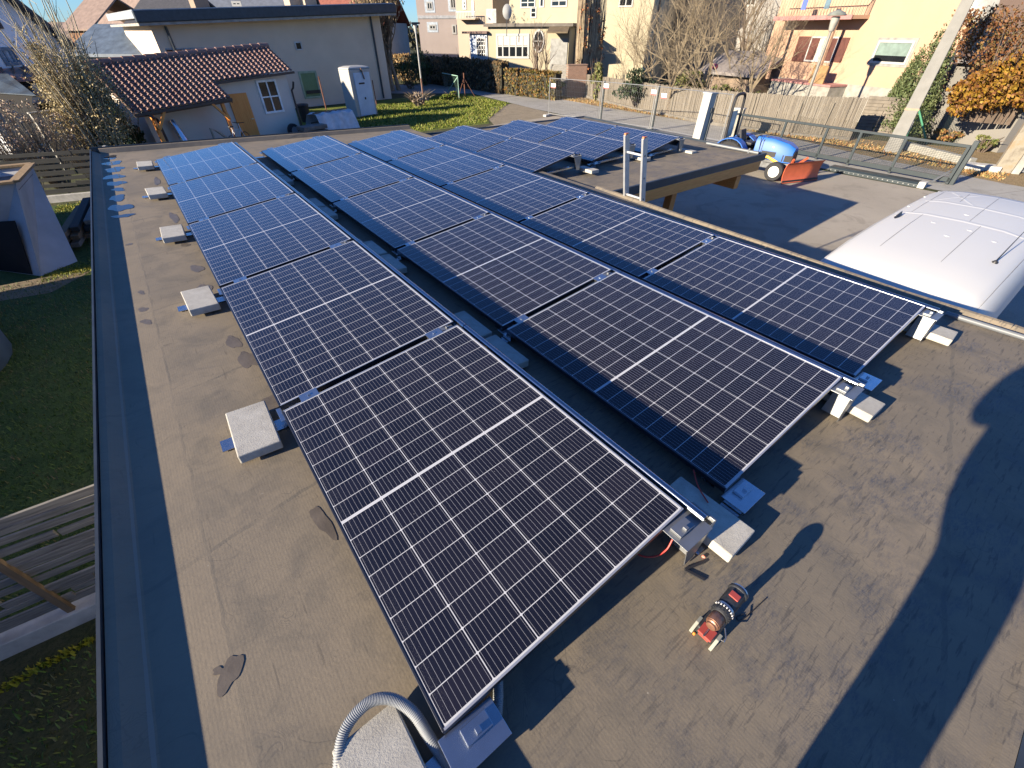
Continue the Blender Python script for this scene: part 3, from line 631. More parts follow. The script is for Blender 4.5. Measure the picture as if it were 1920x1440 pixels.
def shrub(name, label, base, rad, n, size, leaf, seed, stems=14, group=None, cat='shrub', zc=None, shell=.35, smat=DTWIG):
    g = random.Random(seed); t = thing(name, label, cat, base, 0, group); ml = MB(); ms = MB(); rx_, ry_, rz_ = rad; zc = rz_ if zc is None else zc
    nc = max(6, n // 120)
    for _ in range(nc):
        d = Vector((g.gauss(0, 1), g.gauss(0, 1), g.gauss(0, 1))).normalized() * g.uniform(.25, .95)
        leaf_quads(ml, (d.x * rx_ * .85, d.y * ry_ * .85, zc + d.z * rz_ * .85), (rx_ * g.uniform(.2, .42), ry_ * g.uniform(.2, .42), rz_ * g.uniform(.2, .42)), n // nc, size, g)
    for _ in range(stems):
        a = g.uniform(0, 6.28); k = g.uniform(.2, .9); e = Vector((math.cos(a) * rx_ * k, math.sin(a) * ry_ * k, zc + rz_ * g.uniform(.1, .95))); ms.tube([Vector((math.cos(a) * .1, math.sin(a) * .1, 0)), e * .5 + Vector((0, 0, .15)), e], [.03, .02, .006], 4, cap=False)
    ml.build('foliage', leaf, t, fixn=False); ms.build('stems', smat, t, fixn=False); return t
def hedge(name, label, pts, h, w, leaf, seed, dens=260, size=.09, z0=G, group=None, core=(.03, .028, .018)):
    g = random.Random(seed); t = thing(name, label, 'hedge', pts[0] + (z0,), 0, group); ml = MB(); mcore = MB(); O = Vector(pts[0] + (z0,))
    for a, b in zip(pts, pts[1:]):
        a = Vector(a + (z0,)) - O; b = Vector(b + (z0,)) - O; L = (b - a).length; d = (b - a) / L; nn = Vector((d.y, -d.x, 0))
        m = max(2, int(L / .5))
        mcore.loft([[a + d * (L * i / m) + nn * sx * (w / 2 - .1) + Vector((0, 0, zz)) for sx, zz in ((-1, 0), (1, 0), (1, h - .12 + g.uniform(-.04, .04)), (-1, h - .12 + g.uniform(-.04, .04)))] for i in range(m + 1)])
        for _ in range(int(L * dens)):
            u = g.random() * L; f = g.random()
            if f < .30: q, zz = g.uniform(-w / 2, w / 2), h + g.gauss(-.04, .05)
            elif f < .85: q, zz = -1 * 0 + (w / 2 + g.gauss(-.05, .05)) * (1 if g.random() < .72 else -1), g.uniform(.02, h)
            else: q, zz = g.uniform(-w / 2, w / 2), g.uniform(0, h)
            leaf_quads(ml, a + d * u + nn * q + Vector((0, 0, zz)), (.05, .05, .05), 1, size, g)
    mcore.build('twigs', simple('hedge_core_' + str(seed), core, .95), t); ml.build('foliage', leaf, t, fixn=False); return t

# ------------------------------------------------------------------ left of the garage
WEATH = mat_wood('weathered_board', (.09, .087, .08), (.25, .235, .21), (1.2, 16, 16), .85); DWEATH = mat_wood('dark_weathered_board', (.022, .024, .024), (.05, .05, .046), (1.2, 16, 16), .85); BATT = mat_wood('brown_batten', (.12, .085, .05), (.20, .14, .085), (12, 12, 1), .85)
def slat_fence(label, a, b, z0, z1, n, mat, posts, pmat, seed, endpost=None, base=True, pside=.035):
    g = random.Random(seed); A = Vector((*a, 0)); B = Vector((*b, 0)); L = (B - A).length; d = (B - A) / L; nn = Vector((d.y, -d.x, 0))
    t = thing('slatted_fence', label, 'fence', (a[0], a[1], G), math.atan2(d.y, d.x)); st = (z1 - z0) / n
    for i in range(n):
        mb = MB(); z = z0 - G + st * (i + .5); x = 0
        while x < L:
            l2 = min(g.uniform(1.8, 3.2), L - x); mb.bar((x, g.uniform(-.03, .02), z + g.uniform(-.026, .026)), (x + l2 - .012, g.uniform(-.03, .02), z + g.uniform(-.026, .026)), .024, st * g.uniform(.52, .78)); x += l2
        mb.build('board', mat, t, bevel=.003)
    for p in posts:
        mb = MB(); mb.box((p, pside, (z1 - G) / 2), (.055, .04, z1 - G)); mb.build('post', pmat, t)
    if endpost is not None:
        mb = MB(); mb.box((endpost, .0, (z1 - G) / 2 + .02), (.09, .1, z1 - G + .04)); mb.build('end_post', CONC, t, bevel=.008)
    if base:
        mb = MB(); mb.box((L / 2, -.02, (z0 - G) / 2 - .02), (L, .14, z0 - G)); mb.build('plinth', CONC, t, bevel=.01)
    return t
slat_fence('weathered slatted fence on a concrete base at the bottom left, nearest the camera', (-4.6, 3.72), (-.86, 3.36), -2.40, -1.12, 12, WEATH, (1.45, 2.35, 3.25), BATT, 5, pside=-.038)
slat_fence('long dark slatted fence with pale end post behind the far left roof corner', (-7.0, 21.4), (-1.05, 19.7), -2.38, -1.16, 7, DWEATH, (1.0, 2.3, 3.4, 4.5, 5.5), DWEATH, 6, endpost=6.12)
# plastered enclosure with wooden rim
pb = thing('plastered_enclosure', 'grey plastered leaning box with open top and wooden rim left of the garage', 'enclosure', (-3.12, 13.36, G))
PLAS = simple('pale_grey_plaster', (.40, .41, .42), .9, 0, .14, 2, .15)
O_ = Vector((-3.12, 13.36, G)); base_ = [Vector(p) - O_ for p in ((-3.12, 13.36, G), (-2.47, 13.88, G), (-3.28, 14.95, G), (-3.93, 14.37, G))]; top_ = [Vector(p) - O_ for p in ((-2.53, 13.6, -.74), (-2.38, 15.4, -.74), (-3.40, 15.55, -.74), (-3.55, 13.72, -.74))]
mb = MB(); mb.loft([base_, top_], caps=False); mb.build('wall', PLAS, pb)
RIM = mat_wood('weathered_rim', (.20, .13, .06), (.30, .21, .11), (6, 6, 6), .8)
mb = MB()
for k in range(4): mb.bar(top_[k] + Vector((0, 0, .02)), top_[(k + 1) % 4] + Vector((0, 0, .02)), .17, .045 + .004 * (k % 2))
mb.build('rim', RIM, pb, bevel=.004)
c_ = sum(top_, Vector()) / 4; mb = MB(); mb.add([c_ + (p - c_) * .93 - Vector((0, 0, .16)) for p in top_], [(0, 1, 2, 3)]); mb.build('fill', simple('gravel_fill', (.14, .13, .115), .9), pb)
l0, l1 = base_[0], base_[3]; t0_, t1_ = top_[0], top_[3]; nn_ = (l1 - l0).cross(t0_ - l0).normalized(); nn_ = nn_ if nn_.x < 0 else -nn_
def lp_(a, b): return (l0.lerp(l1, a)).lerp(t0_.lerp(t1_, a), b) + nn_ * .006
mb = MB(); mb.prism([lp_(.18, .01), lp_(.95, .01), lp_(.95, .62), lp_(.18, .62)], nn_ * .015); mb.build('opening_shade_sheet', simple('opening_shade', (.008, .009, .01), .9), pb)  # dark sheet on the closed wall, painting the shade of an opening
g = random.Random(9)
for i in range(14):
    mb = MB(); r = i // 5; k = i % 5; x = -2.75 + .30 * k + .08 * r; y = 14.5 + .28 * k + g.uniform(-.1, .1); z = G + .09 + .17 * r + .05 * k
    mb.bar((x, y, z), (x + .45 + g.uniform(-.15, .15), y + 2.1 + g.uniform(-.4, .3), z + .12 + g.uniform(-.04, .06)), .17, .10)
    tag(mb.build('plank', (DWEATH, BATT, WEATH)[(i * 2 + r) % 3], loc=(x, y, G), bevel=.004), 'old timber plank in the pile between the plastered box and the garage', 'plank', 'pile of old planks')
mb = MB(); mb.lathe([(1.75, 0), (1.78, .45), (1.62, .72), (1.0, .95), (.35, 1.03), (.01, 1.04)], 28, Matrix.Translation((-5.05, 9.7, G)))
tag(mb.build('pool_cover', simple('dark_blue_tarpaulin', (.05, .085, .13), .55, 0, .25, 2, .3, 5), smooth=True, loc=(-5.05, 9.7, G)), 'dark blue covered round pool at the left picture edge', 'pool cover')
# unseen hedges added west of view to shade the grass, gap passing sun
HLEAF = mat_leaf('evergreen_hedge_leaf', [(.02, .04, .012), (.035, .055, .02), (.05, .07, .025)])
hedge('shade_hedge', 'unseen evergreen hedge added left of view to shade the grass strip', [(-7.8, -12), (-7.8, 13.2)], 3.3, .9, HLEAF, 21, 60, .14)
hedge('shade_hedge', 'second unseen evergreen hedge added for shade beyond the sunlit gap', [(-7.8, 13.66), (-7.8, 19.1)], 3.3, .9, HLEAF, 22, 60, .14)

# ------------------------------------------------------------------ van, rear to the garage
vn = thing('van', 'white delivery van parked against the garage with ribbed roof and black roof fin', 'van', (6.2, .58, G))
VANW = NT('white_van_paint'); VANW.set('Base Color', (.54, .54, .52, 1)).set('Roughness', .55).set('Coat Weight', 0.0); VANW = VANW.m
VGLASS = simple('dark_vehicle_glass', (.012, .016, .022), .06, 0, .05, 2, spec=.7)
def van_sec(x, top, hw, bot=.25):      # half outline from the sill over the roof
    sd = top - .34
    pts = [(-hw, bot), (-hw - .015, .8), (-hw - .01, 1.2), (-hw + .03, sd - .05), (-hw + .07, sd + .10), (-hw + .14, top - .115), (-hw + .25, top - .055), (-hw * .45, top - .012), (0, top)]
    pts = pts + [(-a, b) for a, b in reversed(pts[:-1])]
    return [Vector((x, a, b)) for a, b in pts]
secs = [(.0, 1.93, .87), (.05, 1.99, .90), (.16, 2.04, .93), (.45, 2.095, .955), (1.0, 2.145, .965), (1.9, 2.185, .97), (3.2, 2.20, .97), (4.3, 2.18, .97), (4.75, 2.12, .955), (5.0, 2.03, .94)]
mb = MB(); mb.loft([van_sec(x, t, h) for x, t, h in secs]); 
mb.loft([van_sec(x, t, h, .25) for x, t, h in ((5.0, 2.02, .94), (5.6, 1.55, .93), (5.75, 1.28, .92))]); mb.build('body', VANW, vn, smooth=True)
def roof_z(x, y):
    for (x0, t0_, h0), (x1, t1_, h1) in zip(secs, secs[1:]):
        if x0 <= x <= x1:
            k = (x - x0) / (x1 - x0); top = t0_ + (t1_ - t0_) * k; hw = h0 + (h1 - h0) * k; break
    else: top, hw = 2.0, .9
    a = abs(y); prof = [(0, 0), (hw * .45, .012), (hw - .25, .055), (hw - .14, .115), (hw - .07, .24)]
    for (a0, d0), (a1, d1) in zip(prof, prof[1:]):
        if a0 <= a <= a1: return top - d0 - (d1 - d0) * (a - a0) / (a1 - a0)
    return top - .24
def roof_strip(mb, p, q, w, dz, n=14):
    a = Vector((*p, 0)); b = Vector((*q, 0)); d = (b - a).normalized(); nn = Vector((-d.y, d.x, 0)) * w / 2; S = []
    for i in range(n + 1):
        c = a.lerp(b, i / n); e = min(1, 4 * i / n, 4 * (n - i) / n) * .4 + .6
        S.append([Vector((*(c + nn * s_ * e).xy, roof_z((c + nn * s_).x, (c + nn * s_).y) + z)) for s_, z in ((-1.6, -.004), (-1, dz), (1, dz), (1.6, -.004))])
    mb.loft(S, closed=False, caps=False)
for x in (2.55, 3.45, 4.45):
    mb = MB(); roof_strip(mb, (x, -.78), (x, .78), .09, .0035); mb.build('roof_rib', VANW, vn, smooth=True)
for p, q in (((3.5, .62), (4.4, .15)), ((3.5, .1), (4.4, .6))):
    mb = MB(); roof_strip(mb, p, q, .05, .0016, 8); mb.build('roof_brace', VANW, vn, smooth=True)
SEAM = simple('van_roof_groove', (.20, .20, .20), .5, 0, .1)
for p, q in (((.85, .42), (2.5, .46)), ((.85, -.22), (2.5, -.20)), ((2.6, .62), (4.9, .66)), ((2.6, -.05), (4.9, -.02)), ((.25, .80), (4.9, .83)), ((.25, -.80), (4.9, -.83)), ((3.6, .3), (4.3, .33))):
    mb = MB(); roof_strip(mb, p, q, .006, .0035, 24); mb.build('roof_groove', SEAM, vn)
for x, y in ((2.3, .70), (2.2, .25), (1.75, -.02), (2.2, -.15), (2.9, .05), (3.0, .75), (3.9, .78), (4.6, .75), (2.0, -.45)):
    mb = MB(); mb.lathe([(.035, -.004), (.03, .003), (.008, .005)], 12, Matrix.Translation((x, y, roof_z(x, y)))); mb.build('roof_dimple', VANW, vn, smooth=True)
mb = MB(); z = roof_z(2.25, .68); mb.loft([[Vector((2.25 + a, .68 + b * w, z + h_)) for b, h_ in ((-1, 0), (0, h), (1, 0))] for a, w, h in ((-.13, .008, .004), (-.06, .03, .03), (.03, .035, .065), (.08, .02, .07), (.085, .006, .02))]); mb.build('roof_fin', BLACKPL, vn, smooth=True)
mb = MB(); z = roof_z(1.35, -.62); mb.lathe([(.03, -.004), (.028, .012), (.012, .03)], 12, Matrix.Translation((1.35, -.62, z))); mb.tube([(1.35, -.62, z + .02), (1.75, -.63, z + .14), (2.15, -.64, z + .26)], [.007, .005, .003], 6); mb.build('antenna', BLACKPL, vn, smooth=True)
mb = MB(); mb.loft([[Vector((x, y, z)) for y, z in ((-.70, 1.30), (.70, 1.30), (.74, 1.78), (-.74, 1.78))] for x in (-.012, .02)]); mb.build('rear_window', VGLASS, vn)
for sgn in (-1, 1):
    mb = MB(); mb.loft([[Vector((x, sgn * .985, z)) for x, z in ((3.9, 1.28), (4.85, 1.28), (4.75, 1.74), (3.9, 1.80))], [Vector((x, sgn * .94, z)) for x, z in ((3.9, 1.28), (4.85, 1.28), (4.75, 1.74), (3.9, 1.80))]]); mb.build('side_window', VGLASS, vn)
mb = MB(); mb.loft([[Vector((5.06, y * .84, 1.95)) for y in (-1, 1)] + [Vector((5.62, y * .88, 1.50)) for y in (1, -1)], [Vector((5.02, y * .84, 1.93)) for y in (-1, 1)] + [Vector((5.58, y * .88, 1.48)) for y in (1, -1)]]); mb.build('windscreen', VGLASS, vn)
TYRE = simple('tyre_rubber', (.022, .022, .024), .85, 0, .2, 20, .3, 60); RIMW = simple('pale_wheel_rim', (.62, .61, .56), .45, 0, .08, 6)
def wheel(parent, c, r, w, rimmat=RIMW, axis='Y', lugs=0, rr=.6):
    M = Matrix.Translation(c) @ Matrix.Rotation(math.pi / 2, 4, 'X')
    mb = MB(); mb.lathe([(r * rr, -w / 2), (r * .93, -w / 2), (r, -w * .36), (r, w * .36), (r * .93, w / 2), (r * rr, w / 2), (r * rr * .97, 0), (r * rr, -w / 2)], 28, M, caps=False)
    for k in range(lugs):
        a = 2 * math.pi * k / lugs; sg = 1 if k % 2 else -1
        p = M @ Vector((r * math.cos(a), r * math.sin(a), 0)); q = M @ Vector((r * math.cos(a + .18), r * math.sin(a + .18), sg * w * .48)); mb.bar(p, q, .05, .05)
    t = mb.build('tyre', TYRE, parent, smooth=True)
    mb = MB(); mb.lathe([(r * rr * .99, -w * .44), (r * rr * .9, -w * .30), (r * .3, -w * .28), (r * .26, -w * .36), (r * .05, -w * .36), (r * .05, w * .36), (r * .26, w * .36), (r * .3, w * .28), (r * rr * .9, w * .30), (r * rr * .99, w * .44)], 24, M); mb.build('rim', rimmat, t, smooth=True)
    mb = MB(); mb.lathe([(r * .09, -w * .40), (r * .09, w * .40)], 10, M); mb.build('hub', BLACKPL, t)
for x in (1.1, 4.4):
    for y in (-.86, .86): wheel(vn, (x, y, .33), .33, .22)

# ------------------------------------------------------------------ compact tractor with snow blade
a = at(1441, 338); b = at(1368, 292); dxy = (Vector((a.x, a.y, 0)) - Vector((b.x, b.y, 0)))
az = R_(-62)
tr = thing('tractor', 'small blue tractor with yellow loader arm and orange snow blade at the gate', 'tractor', (18.05, 7.95, G), R_(-84))
# local: +x is forward, +y is left of the tractor, origin between the axles on the ground
BLUE = NT('blue_tractor_paint'); BLUE.set('Base Color', (.006, .10, .38, 1)).set('Roughness', .5).set('Coat Weight', .12); BLUE = BLUE.m
YEL = simple('yellow_paint', (.75, .45, .02), .4, 0, .08); ORG = simple('orange_blade_paint', (.46, .10, .04), .5, 0, .12, 6); GREYM = simple('grey_engine_metal', (.13, .135, .14), .5, .3, .3, 9)
def sec(x, hw, z0, z1, k=.13): return [Vector((x, y, z)) for y, z in ((-hw, z0), (hw, z0), (hw, z1 - k), (hw - k * .7, z1), (-hw + k * .7, z1), (-hw, z1 - k))]
mb = MB(); mb.loft([sec(-.25, .30, .62, 1.26), sec(.30, .30, .60, 1.25), sec(.85, .28, .56, 1.15), sec(1.10, .22, .56, 1.02)]); hood = mb.build('hood', BLUE, tr, smooth=True, bevel=.01)
mb = MB(); mb.loft([sec(.80, .288, .60, .93), sec(1.12, .228, .60, .92)]); mb.box((.30, 0, .78), (.5, .615, .16)); mb.box((.02, 0, .95), (.02, .612, .5)); mb.build('grille', BLACKPL, hood)
for sgn in (-1, 1):
    mb = MB(); mb.loft([[Vector((.80 + .07 * k, sgn * (.262 - .02 * k), z)) for z in (.80, .93)] for k in range(4)], closed=False, caps=False); mb.bar((.84, sgn * .26, .86), (1.07, sgn * .20, .84), .03, .11); mb.build('headlight', STEEL, hood)
mb = MB(); mb.bar((.1, -.276, .98), (.62, -.274, .93), .006, .05); mb.bar((.1, .276, .98), (.62, .274, .93), .006, .05); mb.build('stripe', simple('white_decal', (.7, .72, .75), .5), hood)
mb = MB(); mb.box((.1, 0, .42), (1.9, .30, .26)); mb.box((.5, 0, .55), (.7, .42, .14)); mb.box((-.75, 0, .48), (.5, .62, .3)); mb.box((.78, 0, .33), (.14, .9, .12)); mb.build('chassis', GREYM, tr, bevel=.02)
for y in (-.55, .55): wheel(tr, (-1.0, y, .54), .54, .32, RIMW, lugs=22, rr=.55)
for y in (-.52, .52): wheel(tr, (.78, y, .31), .31, .20, RIMW, rr=.6)
for sgn in (-1, 1):
    mb = MB(); S = []
    for k in range(9):
        aa = R_(15 + 18 * k); S.append([Vector((-1.0 + math.cos(aa) * rr_, sgn * y, .54 + math.sin(aa) * rr_)) for rr_, y in ((.64, .36), (.64, .72), (.61, .72), (.61, .36))])
    mb.loft(S); mb.build('fender', BLUE, tr, smooth=True)
mb = MB(); mb.bar((-.85, -.45, .85), (-.85, .45, .85), .35, .10); mb.box((-.1, 0, .74), (.5, .7, .05)); mb.build('platform', BLACKPL, tr, bevel=.02)
mb = MB(); mb.box((-.62, 0, .98), (.42, .46, .10)); mb.bar((-.84, 0, 1.0), (-.96, 0, 1.38), .44, .09, up=Vector((1, 0, 0))); mb.build('seat', BLACKPL, tr, bevel=.03)
mb = MB(); pts = [(-1.35, -.42, .70), (-1.38, -.42, 1.6), (-1.39, -.40, 2.25), (-1.39, -.28, 2.42), (-1.39, 0, 2.45), (-1.39, .28, 2.42), (-1.39, .40, 2.25), (-1.38, .42, 1.6), (-1.35, .42, .70)]; mb.tube(spline(pts, 5), .05, 8); mb.build('roll_bar', BLACKPL, tr, smooth=True)
mb = MB(); mb.box((-1.44, 0, 1.50), (.02, .50, .85)); mb.build('rear_plate', simple('cream_plate', (.72, .70, .58), .6), tr, bevel=.01)
mb = MB(); mb.tube([(-.18, 0, 1.0), (-.30, 0, 1.22)], .02, 8); mb.tube([(-.30 + .14 * math.sin(q * .524) * .35, .18 * math.cos(q * .524), 1.22 + .18 * math.sin(q * .524) * .3) for q in range(13)], .014, 6); mb.tube([(-.05, -.3, .8), (-.08, -.36, 1.3)], .012, 6); mb.tube([(-.2, .3, .8), (-.22, .36, 1.25)], .012, 6); mb.box((.02, -.12, 1.22), (.06, .02, .14)); mb.box((.0, .1, 1.2), (.06, .02, .14)); mb.build('steering_wheel', BLACKPL, tr)
for sgn in (-1, 1):
    mb = MB(); mb.tube([(.10, sgn * .38, .66), (.35, sgn * .38, .70), (.62, sgn * .37, .60), (.95, sgn * .34, .48)], .045, 8); mb.build('loader_arm', YEL, tr, smooth=True)
bl = MB(); S = []
for y in (-.72, .72):
    S.append([Vector((1.72 + .10 * math.cos(q) - .12 + o, y, .30 + .26 * math.sin(q))) for o, rng_ in ((0, range(7)), (.02, range(6, -1, -1))) for q in [R_(-70 + 140 * k / 6) for k in rng_]])
Mb = Matrix.Translation((1.55, 0, 0)) @ Matrix.Rotation(R_(-26), 4, 'Z') @ Matrix.Translation((-1.55, 0, 0))
S2 = []
for y in (-.80, .80):
    q_ = [(1.60 - .12 * math.cos(R_(-80 + 160 * k / 8)), .35 + .33 * math.sin(R_(-80 + 160 * k / 8))) for k in range(9)]
    S2.append([Mb @ Vector((x, y, z)) for x, z in q_] + [Mb @ Vector((x + .025, y, z)) for x, z in reversed(q_)])
bl.loft(S2); blade = bl.build('snow_blade', ORG, tr, smooth=True)
mb = MB(); mb.bar(Mb @ Vector((1.56, -.80, .05)), Mb @ Vector((1.56, .80, .05)), .05, .10); mb.build('scraper_edge', RUB, blade)
mb = MB(); mb.bar((.95, -.12, .34), (1.34, -.15, .28), .09, .09); mb.bar((.95, .12, .34), (1.36, .15, .28), .09, .09); mb.bar((1.0, -.2, .34), (1.0, .2, .34), .08, .1); mb.bar((1.10, .18, .36), (1.44, .42, .72), .06, .06); mb.bar((1.10, -.18, .36), (1.22, -.34, .74), .06, .06); mb.build('blade_arm', ORG, tr)

# ------------------------------------------------------------------ sliding gate and its base
GATE = simple('anthracite_gate_metal', (0.030, 0.041, 0.047), .45, .25, .1, 4); WIRE = simple('gate_mesh_wire', (0.030, 0.039, 0.042), .5, .3, .1); GALV = simple('galvanised_tube', (0.294, 0.301, 0.301), .42, .75, .12, 6)
gA = Vector((22.5, 11.9, G)); gB = Vector((21.95, 3.05, G))
gt = thing('sliding_gate', 'long anthracite sliding gate with wire mesh behind the tractor', 'gate', gA, math.atan2(gB.y - gA.y, gB.x - gA.x)); GL = (gB - gA).length
for x in (0, 2.55, 4.3, 5.55, 7.05, GL):
    mb = MB(); mb.box((x, 0, .60), (.09, .07, 1.14)); mb.build('upright', GATE, gt, bevel=.005)
mb = MB(); mb.box((GL / 2, 0, 1.20), (GL + .07, .07, .08)); mb.build('top_rail', GATE, gt, bevel=.005)
mb = MB(); mb.box((GL / 2, 0, .16), (GL + .07, .07, .14)); mb.build('bottom_rail', GATE, gt, bevel=.005)
mb = MB()
for k in range(int(GL / .075)): mb.tube([(.05 + k * .075, .0, .22), (.05 + k * .075, .0, 1.17)], .005, 3, cap=False)
for k in range(19): mb.tube([(0, .004, .25 + k * .05), (GL, .004, .25 + k * .05)], .0042, 3, cap=False)
o = mb.build('wire_mesh', WIRE, gt, fixn=False)
gb = thing('gate_rail', 'flat grey gate track with cover plate on the yard edge', 'gate track', (20.75, 7.3, G), math.atan2(3.2 - 7.3, 22.0 - 20.75))
c0 = at(1552, 320); c1 = at(1718, 352); L_ = (Vector((c1.x, c1.y, 0)) - Vector((c0.x, c0.y, 0))).length
gb.location = (c0.x, c0.y, G); gb.rotation_euler = (0, 0, math.atan2(c1.y - c0.y, c1.x - c0.x))
mb = MB(); mb.loft([[Vector((x, y, z)) for y, z in ((-.02, 0), (-.02, .10), (.06, .16), (.42, .16), (.42, 0))] for x in (0, L_)]); mb.build('cover', GATE, gb, bevel=.006)
mb = MB()
for k in range(int(L_ / .16)): mb.box((.1 + k * .16, -.026, .06), (.03, .012, .03))
mb.build('bolts', GALV, gb)
mb = MB(); mb.box((L_ + .1, .1, .10), (.2, .25, .2)); tp = mb.build('end_block', CONC, gb, bevel=.01)
gp = thing('gate_post', 'dark guide post standing at the right end of the sliding gate', 'post', (gB.x + .15, gB.y - .1, G), 0)
mb = MB(); mb.box((0, 0, .68), (.14, .14, 1.36)); mb.build('tube', GATE, gp, bevel=.008); mb = MB(); mb.bar((-.02, .1, .02), (-.75, .9, .02), .05, .05); mb.bar((0, .07, .6), (-.4, .5, .03), .05, .05); mb.build('brace', GALV, gp)

# ------------------------------------------------------------------ temporary site fence panels
cf = [at(1027, 218), at(1122, 230), at(1218, 245), at(1351, 271)]
MESHW = simple('thin_fence_wire', (.40, .40, .39), .5, .5, .1); TAGW = simple('white_tag_plate', (.78, .76, .74), .5); TAGR = simple('red_tag_stripe', (.6, .1, .1), .5)
tagpos = ('with one white tag at its left post', 'with a white tag near the dark post', 'with two white tags at its right post')
for i in range(3):
    A = Vector((cf[i].x, cf[i].y, G)); B = Vector((cf[i + 1].x, cf[i + 1].y, G)); L = (B - A).length
    t = thing('site_fence', 'galvanised wire mesh site fence panel %s' % tagpos[i], 'fence', A, math.atan2(B.y - A.y, B.x - A.x), 'site fence panels along the road')
    for x in (.05, L - .05):
        mb = MB(); mb.tube([(x, 0, .05), (x, 0, 2.0)], .024, 8); mb.build('upright', GALV, t, smooth=True)
    mb = MB(); mb.tube([(.05, 0, 1.98), (L - .05, 0, 1.98)], .02, 6); mb.build('top_tube', GALV, t); mb = MB(); mb.tube([(.05, 0, .15), (L - .05, 0, .15)], .02, 6); mb.build('bottom_tube', GALV, t)
    mb = MB()
    for k in range(int(L / .12)): mb.tube([(.1 + k * .12, 0, .15), (.1 + k * .12, 0, 1.98)], .0016, 3, cap=False)
    for k in range(7): mb.tube([(.05, 0, .4 + k * .25), (L - .05, 0, .4 + k * .25)], .0016, 3, cap=False)
    mb.build('wire_mesh', MESHW, t, fixn=False)
    for x, z in ((.35, 1.62),) if i == 0 else (((.30, 1.80),) if i == 1 else ((-.25 + .1, 1.72), (.55, 1.62))):
        mb = MB(); mb.box((x, -.03, z), (.34, .01, .22)); s_ = mb.build('tag', TAGW, t); mb = MB(); mb.box((x, -.037, z - .085), (.34, .004, .05)); mb.build('stripe', TAGR, s_)
    mb = MB(); mb.box((0, 0, .06), (.25, .7, .12)); mb.build('foot', CONC, t, bevel=.02)
    if i:
        mb = MB(); mb.box((.13, .03, 1.02), (.06, .06, 2.04)); mb.build('dark_upright', GATE, t)

# ------------------------------------------------------------------ buildings
def V2(p): return Vector((p.x, p.y, 0))
class House:
    """facade from P0 to P1 (left to right as seen); local x along it, y away from the camera, z up from the ground"""
    def __init__(s, name, label, P0, P1, cat='house', zg=G, M=None):
        s.P = Vector((P0.x, P0.y, zg)); d = V2(P1) - V2(P0); s.L = d.length; s.a = math.atan2(d.y, d.x); s.u = d.normalized(); s.n = Vector((s.u.y, -s.u.x, 0)); s.zg = zg
        s.t = thing(name, label, cat, s.P, s.a)
    def uz(s, px, py, off=0.0):
        q = onplane(px, py, s.P + s.n * off, s.n) - s.P; return q.dot(s.u), q.z
    def uy(s, px, py, z):      # local x, y of a pixel at local height z
        q = at(px, py, z + s.zg) - s.P; return q.dot(s.u), -q.dot(s.n)
    def box(s, name, x0, x1, y0, y1, z0, z1, m, parent=None, bevel=0):
        mb = MB(); mb.box(((x0 + x1) / 2, (y0 + y1) / 2, (z0 + z1) / 2), (x1 - x0, y1 - y0, z1 - z0)); return mb.build(name, m, parent or s.t, bevel=bevel)
    def gable(s, x0, x1, y0, y1, z, rh, m, along='x', over=.45, th=.18, name='roof', ym=None):
        mb = MB()
        if along == 'x':
            ym = (y0 + y1) / 2; e = over * rh / (ym - y0)
            for sy, yy in ((1, y0 - over), (-1, y1 + over)):
                mb.prism([(x0 - over, yy, z - e), (x1 + over, yy, z - e), (x1 + over, ym, z + rh), (x0 - over, ym, z + rh)], (0, 0, th))
        else:
            xm = (x0 + x1) / 2; e = over * rh / (xm - x0)
            for xx in (x0 - over, x1 + over): mb.prism([(xx, y0 - over, z - e), (xx, y1 + over, z - e), (xm, y1 + over, z + rh), (xm, y0 - over, z + rh)], (0, 0, th))
        return mb.build(name, m, s.t)
    def win(s, px0, py0, px1, py1, frame, pane, fw=.07, nx=1, nz=1, sur=None, y=0.0, blind=None, cell=None):
        if cell: x0, z1, x1, z0 = cell
        else:
            x0, z1 = s.uz(px0, py0, -y); x1, z0 = s.uz(px1, py1, -y)
        mb = MB()
        for a, b, c, d in ((x0, x1, z0, z0 + fw), (x0, x1, z1 - fw, z1), (x0, x0 + fw, z0 + fw, z1 - fw), (x1 - fw, x1, z0 + fw, z1 - fw)): mb.box(((a + b) / 2, y - .02, (c + d) / 2), (b - a, .08, d - c))
        for i in range(1, nx): mb.box((x0 + (x1 - x0) * i / nx, y - .018, (z0 + z1) / 2), (fw * .7, .07, z1 - z0 - 2 * fw))
        for i in range(1, nz): mb.box(((x0 + x1) / 2, y - .016, z0 + (z1 - z0) * i / nz), (x1 - x0 - 2 * fw, .06, fw * .6))
        w = mb.build('window', frame, s.t)
        mb = MB(); mb.box(((x0 + x1) / 2, y - .004, (z0 + z1) / 2), (x1 - x0 - .02, .02, z1 - z0 - .02)); mb.build('pane', pane, w)
        if blind:
            mb = MB(); mb.box(((x0 + x1) / 2, y - .017, z1 - fw - (z1 - z0 - 2 * fw) * blind[0] / 2), (x1 - x0 - 2 * fw, .012, (z1 - z0 - 2 * fw) * blind[0])); mb.build('blind', blind[1], w)
        if sur:
            k = sur[0]; mb = MB()
            for a, b, c, d in ((x0 - k, x1 + k, z0 - k, z0), (x0 - k, x1 + k, z1, z1 + k), (x0 - k, x0, z0, z1), (x1, x1 + k, z0, z1)): mb.box(((a + b) / 2, y - .008, (c + d) / 2), (b - a, .03, d - c))
            mb.build('surround', sur[1], w)
        return x0, x1, z0, z1
GLASS = simple('window_glass', (.010, .012, .015), .08, 0, .3, 2, spec=.6); WFRAME = simple('white_window_frame', (0.375, 0.375, 0.360), .5, 0, .05); CURT = simple('pale_curtain', (.5, .48, .42), .9, 0, .15, 9)
